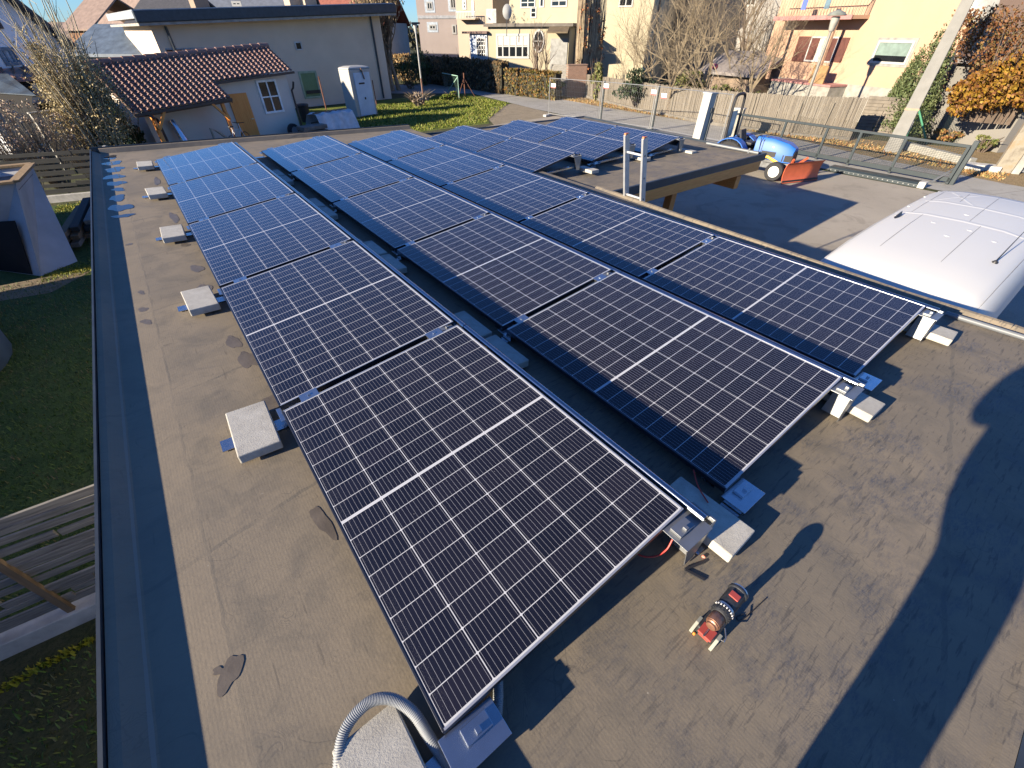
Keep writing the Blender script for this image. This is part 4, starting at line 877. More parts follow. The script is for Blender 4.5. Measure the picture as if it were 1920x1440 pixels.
def render_mat(name, c, var=.08): return simple(name, c, .92, 0, var, .6, .15, 25)

# --- little tiled shed with porch
sh = House('shed', 'small grey shed with wavy brown tiled roof, porch and orange wooden door', Vector((.35, 25.15, 0)), Vector((6.82, 27.09, 0)), 'shed')
L = sh.L; SHW = render_mat('shed_render', (.66, .58, .49))
sh.box('wall', 0, L, 0, 2.7, 0, 2.58, SHW)
def mat_tile():
    s = NT('brown_roof_tile'); f = s.noise(1.2, 5); c = s.ramp(f, [(.3, (.165, .088, .074)), (.7, (.235, .135, .112))]); v = s.voro(3.2, out='Color'); k = s.n.new('ShaderNodeSeparateColor'); s.l.new(v, k.inputs[0])
    c = s.mix(s.math('MULTIPLY', k.outputs[0], .35), c, (.27, .19, .16)); c = s.mix(s.ramp(s.noise(14, 4), [(.55, 0.0), (.7, .5)]), c, (.20, .19, .10)); s.set('Base Color', c); s.set('Roughness', .8); s.bump(s.noise(60, 4), .3, .01); return s.m
TILE = mat_tile()
def tile_surface(x0, x1, ye, ze, yr, zr, px_=.235, rows=13, nrm=None):
    n = int((x1 - x0) / px_); sl = Vector((0, yr - ye, zr - ze)); tl = lambda u, v: Vector((0, 0, .34 * ((x0 + (x1 - x0) * u) / 6.7 - .35))); Ls = sl.length; sd = sl / Ls; up = Vector((0, -sd.z, sd.y)) * (1 if sd.y > 0 else -1)
    def fn(u, v):
        x = x0 + (x1 - x0) * u; q = u * n; prof = max(0, math.sin(2 * math.pi * q)) ** .7 * .055
        r = v * rows; fr = r - math.floor(r + 1e-6); st = .045 * (1 - fr)
        return Vector((x, ye, ze)) + sl * v + up * (prof + st)
    vs = []; mb = MB(); nu = n * 8
    for k in range(rows):
        def f2(u, w, k=k):
            v = (k + w) / rows; x = x0 + (x1 - x0) * u; q = (u * n) % 1.0; prof = (math.sin(math.pi * min(1, q / .55)) if q < .55 else -.15 * math.sin(math.pi * (q - .55) / .45)) * .065
            return Vector((x, ye, ze)) + sl * v + up * (prof + .05 * (1 - w)) + tl(u, v)
        mb.grid(f2, nu, 1)
        def f3(u, w, k=k):
            v = k / rows; x = x0 + (x1 - x0) * u; q = (u * n) % 1.0; prof = (math.sin(math.pi * min(1, q / .55)) if q < .55 else -.15 * math.sin(math.pi * (q - .55) / .45)) * .065
            return Vector((x, ye, ze)) + sl * v + up * (prof + .05 - .055 * w) + tl(u, v)
        mb.grid(f3, nu, 1)
    return mb
XS = 3.15                       # where the porch roof ends
RZ, RY = 3.42, 1.35
slp = (RZ - 2.52) / (RY + .25)
zep = RZ - slp * (RY + 1.2)
mb = tile_surface(-.65, XS, -1.2, zep, RY, RZ, rows=15); m2 = tile_surface(XS, L + .25, -.25, 2.52, RY, RZ, rows=9); mb.add(m2.v, m2.f)
m3 = tile_surface(-.65, L + .25, 2.95, 2.52, RY, RZ, rows=9); mb.add(m3.v, m3.f)
rf = mb.build('roof', TILE, sh.t, fixn=False)
mb = MB(); n_ = 18
for i in range(n_):
    x = -.65 + (L + .9) * i / n_; zt_ = .34 * (x / 6.7 - .35); mb.tube([(x, RY, RZ + .05 + zt_), (x + (L + .9) / n_ + .04, RY, RZ + .055 + zt_)], [.13, .115], 10)
mb.build('ridge_tile', TILE, rf, smooth=True)
GUT = simple('brown_gutter', (.06, .04, .032), .5, 0, .2); BROWNW = mat_wood('brown_fascia', (.08, .045, .03), (.13, .075, .045), (1, 10, 10))
mb = MB(); mb.bar((-.7, -1.25, zep - .20), (XS + .02, -1.25, zep - .02), .10, .09); mb.bar((XS, -.31, 2.50), (L + .3, -.31, 2.68), .10, .09)
mb.tube([(L + .12, -.31, 2.3), (L + .12, -.15, 2.05), (L + .06, -.06, 1.95), (L + .06, -.06, .05)], .045, 8); mb.tube([(-.35, -1.2, zep - .1), (-.1, -1.3, zep - .35), (.12, -.9, zep - .45), (.15, -.85, .1)], .05, 8); mb.build('gutter', GUT, sh.t)
mb = MB(); mb.bar((-.65, -1.15, zep - .23), (XS, -1.15, zep - .05), .05, .15); mb.prism([(XS + .01, -1.2, zep - .02), (XS + .01, -.2, 2.52), (XS + .01, -.2, 2.26), (XS + .01, -1.2, zep - .16)], (.03, 0, 0)); mb.prism([(-.70, -1.2, zep - .02), (-.70, RY, RZ), (-.70, RY, RZ - .14), (-.70, -1.2, zep - .16)], (.03, 0, 0)); mb.build('fascia', BROWNW, sh.t)
ORW = mat_wood('orange_stained_wood', (.72, .25, .045), (.85, .37, .09), (14, 14, .6), .5)
for x in (-.05, XS - .35):
    mb = MB(); mb.box((x, -1.0, zep / 2), (.13, .13, zep)); mb.build('porch_post', ORW, sh.t, bevel=.006)
    mb = MB(); mb.bar((x, -1.2, zep - .75), (x + (.5 if x < 1 else -.5), -1.2, zep - .1), .09, .09); mb.bar((x, -1.2, zep - .75), (x, -.85, zep - .02), .09, .09); mb.build('brace', ORW, sh.t)
d0 = sh.uz(421, 167); d1 = sh.uz(457, 165); d2 = sh.uz(497, 264)
mb = MB(); mb.box(((d0[0] + d1[0]) / 2, -.03, 1.02), (d1[0] - d0[0], .06, 2.04))
for k in range(1, 11): mb.box((d0[0] + (d1[0] - d0[0]) * k / 11, -.062, 1.02), (.012, .01, 2.0))
dd_ = mb.build('door', ORW, sh.t); mb = MB(); mb.box((d1[0] - .12, -.09, 1.0), (.12, .05, .03)); mb.build('handle', STEEL, dd_)
sh.win(478, 151, 533, 209, simple('bright_window_frame', (.82, .80, .76), .5), GLASS, .085, 2, 2)
HOLZ = simple('sun_glint_metal', (.55, .58, .62), .15, .9, .05)
# things standing under the porch
p = sh.P + sh.u * .95 - sh.n * -.5
mb = MB(); q0 = sh.P + sh.u * 1.0 + sh.n * .55; mb.tube([q0 + Vector((0, 0, .1)), q0 - sh.n * .4 + sh.u * -.15 + Vector((0, 0, 1.35))], [.16, .13], 14, cap=True)
tag(mb.build('metal_tube', HOLZ, smooth=True, loc=(q0.x, q0.y, G)), 'shiny metal tube leaning on the shed wall under the porch, catching the sun', 'tube')
q0 = sh.P + sh.u * 2.05 + sh.n * .7
mb = MB(); mb.tube([q0 + Vector((0, 0, .05)), q0 + Vector((0, 0, .95)), q0 + sh.u * .3 + Vector((0, 0, .75)), q0 + sh.u * .75 + sh.n * .1 + Vector((0, 0, .25)), q0 + sh.u * 1.0 + Vector((0, 0, .2))], [.05, .05, .06, .07, .04], 8)
tag(mb.build('garden_shredder_chute', simple('cream_and_black_metal', (.45, .38, .28), .5, 0, .3, 2), smooth=True, loc=(q0.x, q0.y, G)), 'bent pale metal chute standing under the middle of the shed porch', 'metal chute')
bk = thing('bicycle', 'white bicycle leaning on the porch post beside the orange door', 'bicycle', sh.P + sh.u * 2.95 + sh.n * 1.05, sh.a + .5)
for x in (-.5, .5):
    mb = MB(); mb.tube([(x + .32 * math.cos(R_(15 * k)), 0, .33 + .32 * math.sin(R_(15 * k))) for k in range(25)], .018, 6); w_ = mb.build('wheel', TYRE, bk)
mb = MB(); mb.tube([(-.5, 0, .33), (-.05, 0, .30), (.32, 0, .80), (-.22, 0, .82), (-.05, 0, .30)], .022, 6); mb.tube([(-.5, 0, .33), (-.22, 0, .82), (-.25, 0, .95)], .02, 6); mb.tube([(.5, 0, .33), (.32, 0, .85), (.30, 0, 1.02)], .02, 6); mb.build('frame', simple('white_bike_paint', (.7, .7, .7), .35), bk)
mb = MB(); mb.tube([(.35, -.28, 1.05), (.30, 0, 1.03), (.35, .28, 1.05)], .016, 6); mb.build('handlebar', BLACKPL, bk); mb = MB(); mb.box((-.26, 0, .97), (.24, .12, .05)); mb.build('saddle', BLACKPL, bk, bevel=.02)
q0 = at(300, 1001 * 0 + 268)
ty = thing('tyre', 'black car tyre standing by the right corner of the shed', 'tyre', sh.P + sh.u * (L - .75) + sh.n * .55, sh.a + .2); wheel(ty, (0, 0, .32), .32, .2, simple('dull_rim', (.3, .3, .3), .5))

# --- tarp covered stack, white door, small things between
tc = at(628, 250); t = thing('covered_stack', 'timber stack under a torn white tarpaulin beside the shed', 'tarpaulin', (tc.x, tc.y, G), R_(18))
g = random.Random(31); mb = MB()
def tarp(u, v):
    a = (u - .5) * 2.5; x = (v - .5) * 2.3; hgt = .98 - .05 * v; w = .42
    if abs(a) < w: y, z = a, hgt + .05 * math.cos(a / w * 1.57)
    else:
        s_ = 1 if a > 0 else -1; k = abs(a) - w; y, z = s_ * (w + k * .42), max(.04, hgt - k * 1.08)
    nz = .03 * math.sin(7 * x + 3 * a) + .025 * math.sin(11 * x - 5 * a)
    return Vector((x, y + nz, max(.02, z + nz * .8)))
mb.grid(tarp, 30, 26); mb.build('tarpaulin', simple('dirty_white_tarpaulin', (.50, .52, .54), .5, 0, .22, 3, .4, 6), t, smooth=True)
mb = MB()
for k in range(5): mb.bar((-1.0, -.34 + .17 * k, .12), (1.05, -.34 + .17 * k, .12), .14, .22); mb.bar((-1.0, -.34 + .17 * k, .5), (1.02, -.34 + .17 * k, .5), .14, .2)
mb.build('timber', BATT, t); mb = MB(); mb.bar((-1.1, -.15, 1.04), (1.15, .1, 1.03), .12, .04); mb.build('loose_board', BATT, t)
wd = thing('portable_cabin', 'tall white cabin box with pale blue door on the lawn behind the shed', 'cabin', (12.0, 30.6, G), R_(16))
mb = MB(); mb.box((0, .5, 1.24), (1.62, 1.0, 2.44)); mb.build('shell', WHITEM, wd, bevel=.05)
mb = MB(); mb.lathe([(.86, 0), (.8, .08), (.5, .15), (.05, .17)], 4, Matrix.Translation((0, .5, 2.46)) @ Matrix.Diagonal((1.35, .85, 1, 1)) @ Matrix.Rotation(math.pi / 4, 4, 'Z')); mb.build('roof', WHITEM, wd, bevel=.03)
mb = MB(); mb.box((.06, -.02, 1.18), (1.18, .05, 2.2)); dr_ = mb.build('door', simple('pale_blue_door', (.46, .56, .66), .5, 0, .1, 2), wd, bevel=.01)
mb = MB(); mb.box((-.05, -.05, 1.75), (.42, .02, .08)); mb.box((.02, -.05, .98), (.10, .02, .12)); mb.build('door_fitting', BLACKPL, dr_)
mb = MB(); mb.bar((.05, -.06, 2.50), (.18, -.08, 1.95), .12, .03); mb.build('strap', simple('rust_brown_strap', (.20, .11, .07), .8), wd)
cr = at(600, 262); mb = MB()
for k in range(3): mb.box((cr.x - .2, cr.y + .1, G + .12 + .22 * k), (1.3, .7, .17), rz=.25)
tag(mb.build('stone_stack', simple('brown_stone', (.17, .15, .13), .9, 0, .4, 3, .5, 8), loc=(cr.x, cr.y, G), bevel=.02), 'low stack of brown stone slabs between shed corner and white tarpaulin', 'stone stack')
bn = at(575, 228); t = thing('bin', 'dark plastic bin standing behind the right corner of the shed', 'bin', (bn.x, bn.y, G)); mb = MB(); mb.lathe([(.26, 0), (.32, .8), (.34, .82)], 16); mb.build('body', BLACKPL, t); mb = MB(); mb.lathe([(.36, .83), (.34, .9), (.1, .93)], 16); mb.build('lid', BLACKPL, t)

# --- long flat roofed building
bb = House('flat_roofed_building', 'long pale grey building with dark overhanging flat roof behind the tiled shed', atd(283, 55, 37.4), Vector((17.14, 38.04, 0)), 'building')
L = bb.L; BW = render_mat('grey_beige_render', (0.602, 0.489, 0.378))
zl = bb.uz(290, 47)[1]; zr_ = bb.uz(709, 29)[1]
mb = MB(); D_ = 11
mb.prism([(0, 0, 0), (L, 0, 0), (L, 0, zr_), (0, 0, zl)], (0, D_, 0)); mb.build('wall', BW, bb.t)
sl_ = (zr_ - zl) / L
mb = MB(); x0, x1 = -.6, L + .9
mb.prism([(x0, -.9, zl + sl_ * x0 - .02), (x1, -.9, zl + sl_ * x1 - .02), (x1, -.9, zl + sl_ * x1 + .10), (x0, -.9, zl + sl_ * x0 + .10)], (0, D_ + 1.6, 0)); slab_ = mb.build('roof', simple('pale_soffit', (.30, .28, .25), .8), bb.t)
mb = MB(); mb.prism([(x0 - .05, -.97, zl + sl_ * x0 + .10), (x1 + .05, -.97, zl + sl_ * x1 + .10), (x1 + .05, -.97, zl + sl_ * x1 + .62), (x0 - .05, -.97, zl + sl_ * x0 + .62)], (0, .35, 0)); mb.build('gutter', TRIM, slab_, bevel=.05)
mb = MB(); mb.prism([(x0, -.6, zl + sl_ * x0 + .3), (x1, -.6, zl + sl_ * x1 + .3), (x1, -.6, zl + sl_ * x1 + .66), (x0, -.6, zl + sl_ * x0 + .66)], (0, D_ + 1, 0)); mb.build('roof_skin', simple('roof_sheet_metal', (.36, .37, .38), .5, .4), slab_)
for x_, z_ in ((.75, zl), (L - .75, zr_)): mb = MB(); mb.tube([(x_, -.08, .1), (x_, -.08, z_ - .05)], .07, 8); mb.build('downpipe', TRIM, bb.t)
bb.win(551, 78, 568, 94, simple('grey_frame', (.45, .45, .45), .6), GLASS, .07)
bb.win(558, 134, 604, 183, simple('green_frame', (.30, .36, .25), .6), simple('green_panel', (.16, .235, .11), .7, 0, .1), .12)
a_ = bb.uz(572, 170); mb = MB(); mb.box((a_[0] + .55, -.06, a_[1] - .1), (1.0, .06, .2)); mb.build('letter_slot', BLACKPL, bb.t)
w0 = bb.uz(308, 91); w1 = bb.uz(467, 80); wz = w0[1] - .9
n_ = 10
for k in range(n_):
    xa = w0[0] + (w1[0] - w0[0]) * k / n_; xb = w0[0] + (w1[0] - w0[0]) * (k + .92) / n_; bb.win(0, 0, 0, 0, simple('grey_steel_frame', (.25, .27, .29), .5) if k == 0 else bpy.data.materials['grey_steel_frame'], GLASS, .06, 1, 1, cell=(xa, w0[1], xb, wz))

# --- far left: white gabled house and its low roofs
wh = House('white_house', 'white gabled house with dark window frames at the top left corner', atd(-130, 60, 31), atd(99, 60, 35), 'house')
WW = render_mat('white_render', (.80, .80, .78)); L = wh.L; DARKROOF = simple('dark_slate_roof', (.045, .045, .05), .7, 0, .3, 6)
zr0 = wh.uz(99, 75)[1]; xap = wh.uz(8, 0)[0]; zap = wh.uz(8, 0)[1]; k_ = (zap - zr0) / (L - xap); xa = L / 2; zA = zr0 + k_ * (L - xa)
mb = MB(); mb.prism([(0, 0, 0), (L, 0, 0), (L, 0, zr0), (xa, 0, zA), (0, 0, zr0)], (0, 9, 0)); mb.build('wall', WW, wh.t)
wh.gable(0, L, 0, 9, zr0, zA - zr0, DARKROOF, 'y', .45, .22)
wh.win(50, 84, 90, 117, simple('dark_window_frame', (.03, .03, .035), .5), CURT, .12, 2, 1); wh.win(-10, 89, 41, 121, simple('blue_grey_shutter_frame', (.13, .19, .24), .6), simple('patterned_curtain', (.30, .36, .40), .9, 0, .8, 5), .12, 3, 1); wh.win(-30, 40, 6, 54, bpy.data.materials['dark_window_frame'], GLASS, .1)
def roof_slab(name, label, cat, pts, th, m, under=None):
    P0 = pts[0]; t = thing(name, label, cat, (P0.x, P0.y, G)); O = Vector((P0.x, P0.y, G)); mb = MB(); mb.prism([p - O for p in pts], (0, 0, -th)); r = mb.build('roof', m, t)
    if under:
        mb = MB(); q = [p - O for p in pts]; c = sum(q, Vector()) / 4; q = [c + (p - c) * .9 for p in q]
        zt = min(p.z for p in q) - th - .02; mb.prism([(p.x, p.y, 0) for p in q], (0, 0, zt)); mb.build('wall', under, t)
    return t, r, O
TERRA = simple('terracotta_sheet_roof', (.36, .20, .15), .8, 0, .25, 2, .2, 20)
P = [at(-20, 131, .47), at(100, 119, .47), at(104, 146, .14), at(-10, 151, .14)]
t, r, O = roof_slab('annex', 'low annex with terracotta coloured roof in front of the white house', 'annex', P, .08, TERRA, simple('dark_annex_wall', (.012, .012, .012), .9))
for k in range(1, 6):
    a_ = (P[0].lerp(P[1], k / 6)) - O; b_ = (P[3].lerp(P[2], k / 6)) - O; mb = MB(); mb.bar(a_ + Vector((0, 0, .03)), b_ + Vector((0, 0, .03)), .06, .06); mb.build('roof_batten', BROWNW, r)
P = [at(-30, 138, .38), at(14, 138, .38), at(66, 178, -.10), at(-30, 172, -.10)]
roof_slab('tarpaulin_shelter', 'dark blue tarpaulin stretched over a lean-to at the left edge', 'tarpaulin', P, .03, simple('blue_tarpaulin', (.02, .035, .055), .7, 0, .6, 1.5, .5, 4), simple('shade_block', (.006, .005, .005), .95))  # its wall is a near-black block painted as shade below the tarpaulin
P = [at(60, 156, .12), at(122, 156, .12), at(138, 186, -.30), at(60, 194, -.30)]
roof_slab('lean_to', 'low black lean-to roof between tarpaulin and bare bush', 'lean-to', P, .06, simple('black_roofing', (.012, .016, .022), .6), simple('shade_block2', (.005, .005, .005), .95))  # wall block coloured near black to stand for shade beneath the roof
PALEF = mat_wood('pale_weathered_planks', (.30, .29, .26), (.42, .41, .37), (14, 14, 1), .9)
for i, (pa, pb_, top) in enumerate(((( 84, 258), (150, 250), 207), ((152, 256), (193, 250), 214))):
    A = atd(*pa, 24.2); B = atd(*pb_, 24.6); t = thing('plank_fence', ('long pale plank fence behind the seed head shrubs', 'short pale plank fence right of the longer one, before the bare bush')[i], 'fence', (A.x, A.y, G), math.atan2(B.y - A.y, B.x - A.x)); Lf = math.hypot(B.x - A.x, B.y - A.y); dd = ray((pa[0] + pb_[0]) / 2, top)
    D = math.hypot((A.x + B.x) / 2 - CAM.x, (A.y + B.y) / 2 - CAM.y); zt = CAM.z + dd.z / math.hypot(dd.x, dd.y) * D - G
    mb = MB(); n_ = int(Lf / .14)
    for k in range(n_): mb.box((Lf * (k + .5) / n_, 0, (zt + .3) / 2 + .0), (Lf / n_ * .94, .025, zt - .3))
    mb.build('planks', PALEF, t); mb = MB(); mb.box((Lf / 2, 0, zt + .02), (Lf + .1, .10, .04)); mb.build('cap_rail', PALEF, t)
    for x_ in (.05, Lf - .05): mb = MB(); mb.box((x_, .05, zt / 2), (.09, .09, zt)); mb.build('post', PALEF, t)

# --- yellow house by the road, right
YEL_R = render_mat('warm_yellow_render', (0.409, 0.268, 0.181), .06); PINKB = simple('pink_balcony_edge', (0.330, 0.162, 0.150), .8); REDSH = simple('red_brown_shutter', (.095, .035, .026), .6, 0, .15, 5)
yh = House('yellow_house', 'warm yellow house with balcony, red brown shutters and one white window', atd(1448, 60, 41), atd(1818, 60, 33.5), 'house')
L = yh.L
yh.box('wall', 0, L, 0, 9, 0, 7.2, YEL_R); yh.gable(0, L, 0, 9, 7.2, 2.6, simple('brown_house_roof', (.16, .08, .06), .8), 'x', .6)
zp = yh.uz(1640, 163)[1]; yh.box('plinth', 0, L + .03, -.04, 0, 0, max(.5, zp), simple('pale_plinth', (0.255, 0.244, 0.217), .9))
yh.win(1650, 75, 1697, 122, WFRAME, GLASS, .10, 1, 1, sur=(.11, simple('grey_white_surround', (0.240, 0.234, 0.216), .8)), blind=(.68, simple('mint_blind', (0.144, 0.198, 0.177), .7)))
bx0, bz0 = yh.uz(1452, 35, 1.3); bx1, _ = yh.uz(1596, 35, 1.3)
mb = MB(); mb.box(((bx0 + bx1) / 2, -.65, bz0), (bx1 - bx0, 1.3, .16)); bal = mb.build('balcony', YEL_R, yh.t); mb = MB(); mb.box(((bx0 + bx1) / 2, -1.31, bz0), (bx1 - bx0 + .04, .04, .2)); mb.build('balcony_edge', PINKB, bal)
mb = MB(); n_ = 26
for k in range(n_ + 1):
    x = bx0 + .05 + (bx1 - bx0 - .1) * k / n_; mb.tube([(x, -1.28, bz0 + .08), (x, -1.36, bz0 + .35), (x, -1.30, bz0 + .9)], .014, 4)
for k in range(6): mb.tube([(bx1 - .05, -1.25 + .24 * k, bz0 + .08), (bx1 - .02, -1.25 + .24 * k, bz0 + .9)], .014, 4)
mb.bar((bx0, -1.29, bz0 + .92), (bx1, -1.29, bz0 + .92), .05, .04); mb.bar((bx1 - .03, -1.29, bz0 + .92), (bx1 - .03, 0, bz0 + .92), .05, .04); mb.build('railing', simple('pale_brown_railing', (0.15, 0.125, 0.10), .7), bal)
tx0, tz0 = yh.uz(1448, 151, 1.3); tx1, _ = yh.uz(1562, 151, 1.3)
mb = MB(); mb.box(((tx0 + tx1) / 2, -.66, tz0 / 2), (tx1 - tx0, 1.32, tz0)); ter = mb.build('terrace', simple('terrace_wall', (0.248, 0.237, 0.209), .9), yh.t); mb = MB(); mb.box(((tx0 + tx1) / 2, -.66, tz0 + .04), (tx1 - tx0 + .06, 1.42, .09)); mb.build('terrace_edge', PINKB, ter)
for px in (1455, 1549):
    x, _ = yh.uz(px, 90, 1.2); mb = MB(); mb.box((x, -1.15, (tz0 + bz0) / 2), (.17, .17, bz0 - tz0 - .1)); mb.build('column', YEL_R, yh.t)
for p0_, p1_, m in (((1500, 68), (1523, 117), REDSH), ((1560, 70), (1577, 117), REDSH)):
    a_, b_ = yh.uz(*p0_), yh.uz(*p1_); yh.box('shutter', a_[0], b_[0], -.05, 0, b_[1], a_[1], m)
yh.win(1524, 68, 1558, 118, WFRAME, CURT, .08, 2, 1)
mb = MB(); x, _ = yh.uz(1535, 140, 1.2); mb.box((x, -1.2, tz0 + .5), (1.0, .06, .9)); mb.build('terrace_panel', simple('ochre_panel', (0.264, 0.162, 0.072), .8), yh.t)
for px, c in ((1509, 'blue'), (1552, 'dark')):
    x, _ = yh.uz(px, 12, 1.3); mb = MB(); mb.box((x, -1.36, bz0 + .62), (.35, .02, .5)); mb.build('laundry', simple(c + '_cloth', (.08, .12, .35) if c == 'blue' else (.10, .16, .20), .9), bal)
sd = thing('satellite_dish', 'big white satellite dish on a roof behind the concrete pole', 'satellite dish', atd(1835, 12, 31.5), 0)
mb = MB(); M_ = Matrix.Rotation(R_(-78), 4, 'Y') @ Matrix.Rotation(.2, 4, 'X')
mb.lathe([(.02, .14), (.25, .11), (.45, .06), (.62, -.02), (.62, -.04), (.44, .03), (.24, .08), (.02, .11)], 24, M_); mb.build('reflector', simple('dish_white', (.25, .245, .225), .5), sd, smooth=True); mb = MB(); mb.tube([(0, 0, -.1), (-.7, 0, -.35)], .025, 6); mb.box((-.7, 0, -.33), (.14, .1, .1)); mb.tube([(.15, 0, 0), (.2, 0, -3.5)], .05, 8); mb.build('feed_arm', TRIM, sd)
# flat grey shed roof carrying the dish
an = House('side_building', 'grey flat roofed side building at the right edge, half hidden by the orange vine', atd(1822, 70, 32.5), atd(2010, 70, 30), 'building')
an.box('wall', 0, an.L, 0, 7, 0, 3.0, render_mat('grey_side_render', (0.180, 0.171, 0.156))); an.box('roof', -.3, an.L + .3, -.4, 7.3, 3.0, 3.2, simple('roof_felt', (.16, .15, .15), .9))

# ------------------------------------------------------------------ along the road: reed fence, walls, hedges, poles
def mat_reed():
    s = NT('woven_reed'); v = s.rot(s.obj, (0, 0, 0), (30, 30, 1.2)); f = s.noise(1.0, 5, vec=v, rough=.7); c = s.ramp(f, [(.3, (.12, .10, .078)), (.55, (.20, .175, .14)), (.75, (.28, .245, .195))])
    w = s.noise(7, 4, dist=.8); c = s.mix(s.ramp(w, [(.45, 0.0), (.7, .45)]), c, (.14, .13, .115)); s.set('Base Color', c); s.set('Roughness', .95); s.bump(s.noise(26, 5, rough=.8), .9, .05); return s.m
REED = mat_reed()
def reed_fence(label, pts, h0, h1, seed, group):
    g = random.Random(seed)
    for i in range(len(pts) - 1):
        A, B = Vector((*pts[i], G)), Vector((*pts[i + 1], G)); L = (B - A).length; t = thing('reed_fence', label[i], 'fence', A, math.atan2(B.y - A.y, B.x - A.x), group); mb = MB(); x = 0
        n_ = int(L / .045)
        for k in range(n_):
            x = L * (k + .5) / n_; hh = h0 + (h1 - h0) * (i + x / L) / (len(pts) - 1) + g.gauss(0, .018); mb.box((x + g.gauss(0, .006), g.gauss(0, .012), hh / 2 + .04), (.043, .03, hh))
        mb.build('reed_mat', REED, t, fixn=False)
        for x in (0.03, L / 2):
            mb = MB(); mb.tube([(x, -.06, 0), (x + g.gauss(0, .06), -.06, h0 + .05)], .03, 6); mb.build('pole', simple('grey_reed_pole', (0.162, 0.144, 0.114), .9) if 'grey_reed_pole' not in bpy.data.materials else bpy.data.materials['grey_reed_pole'], t)
        mb = MB(); mb.bar((0, -.05, .06), (L, -.05, .06), .10, .16); mb.build('kerb_board', simple('grey_kerb_board', (0.132, 0.120, 0.102), .9) if 'grey_kerb_board' not in bpy.data.materials else bpy.data.materials['grey_kerb_board'], t)
fp = [at(1093, 181), at(1195, 207), at(1330, 233), at(1480, 254), at(1592, 263)]
reed_fence(('reed screen fence section beside the brick pillar', 'second reed screen section, behind the white tags of the site fence', 'third reed screen section, behind the tractor roll bar', 'reed screen section behind the tractor, ending at the stacked stone wall'), [(p.x, p.y) for p in fp], 1.45, 1.72, 51, 'reed screen fence along the road')
A, B = at(1600, 248), at(1700, 256)
t = thing('stone_fence', 'weathered horizontal stacked stone look fence between reed screen and concrete pole', 'fence', (A.x, A.y, G), math.atan2(B.y - A.y, B.x - A.x)); L = math.hypot(B.x - A.x, B.y - A.y); g = random.Random(61); mb = MB()
for r in range(11):
    x = 0
    while x < L:
        l2 = min(g.uniform(.5, 1.1), L - x); mb.box((x + l2 / 2, g.gauss(0, .015), .08 + r * .145), (l2 - .02, .12, .135)); x += l2
mb.build('panel', simple('grey_brown_stone', (0.171, 0.149, 0.121), .95, 0, .3, 3, .6, 14), t, bevel=.01)
def mat_brick():
    s = NT('pink_brick'); k = s.n.new('ShaderNodeTexBrick'); s.l.new(s.rot(s.obj, (math.pi / 2, 0, 0)), k.inputs[0]); k.inputs['Scale'].default_value = 3.2; k.inputs['Color1'].default_value = (.25, .145, .10, 1); k.inputs['Color2'].default_value = (.20, .115, .08, 1); k.inputs['Mortar'].default_value = (.22, .19, .16, 1); k.inputs['Mortar Size'].default_value = .02
    s.set('Base Color', k.outputs[0]); s.set('Roughness', .9); s.bump(k.outputs[1], -.4, .01); return s.m
A = at(1062, 183); B = at(1096, 182); t = thing('brick_pillar', 'pink brick wall pillar between hedge and reed screen', 'pillar', (A.x, A.y, G), math.atan2(B.y - A.y, B.x - A.x)); L = math.hypot(B.x - A.x, B.y - A.y)
mb = MB(); mb.box((L / 2, .25, 1.04), (L, .5, 2.08)); mb.build('brickwork', mat_brick(), t); mb = MB(); mb.box((L / 2, .25, 2.11), (L + .08, .58, .06)); mb.build('coping', simple('brick_coping', (0.228, 0.150, 0.114), .9), t)
A = at(1026, 176); B = at(1061, 182); t = thing('board_wall', 'dark horizontal board wall left of the brick pillar, half covered by ivy', 'wall', (A.x, A.y, G), math.atan2(B.y - A.y, B.x - A.x)); L = math.hypot(B.x - A.x, B.y - A.y); mb = MB()
for r in range(12): mb.box((L / 2, .3, .09 + r * .17), (L, .05, .155))
mb.build('boards', WEATH, t)
AUT = mat_leaf('autumn_hedge_leaf', [(.21, .085, .022), (.15, .115, .032), (.075, .09, .02), (.22, .125, .045), (.12, .10, .035)]); BRN = mat_leaf('brown_hedge_leaf', [(.10, .07, .035), (.15, .095, .045), (.07, .06, .03), (.19, .12, .06)]); IVY = mat_leaf('ivy_leaf', [(.03, .075, .03), (.05, .11, .05), (.09, .12, .04)])
def gp_(px, py): p = at(px, py); return (p.x, p.y)
hedge('hedge', 'orange and green autumn hedge in front of the pale yellow house', [gp_(951, 176), gp_(1045, 188)], 1.75, .8, AUT, 71, 420, .10)
hedge('hedge', 'long brown clipped hedge in shade left of the orange hedge', [gp_(772, 152), gp_(880, 166), gp_(947, 176)], 2.15, .9, BRN, 72, 300, .13)
hedge('hedge', 'short sunlit brown hedge end beside the long building', [gp_(728, 148), gp_(771, 152)], 2.2, 1.0, mat_leaf('tan_hedge_leaf', [(.25, .16, .07), (.31, .20, .09), (.19, .13, .05)]), 73, 300, .13)
sv = at(1040, 186); shrub('ivy', 'dark green ivy mound at the foot of the brick pillar', (sv.x, sv.y, G), (.95, .5, .75), 900, .08, IVY, 74, 5, cat='ivy')

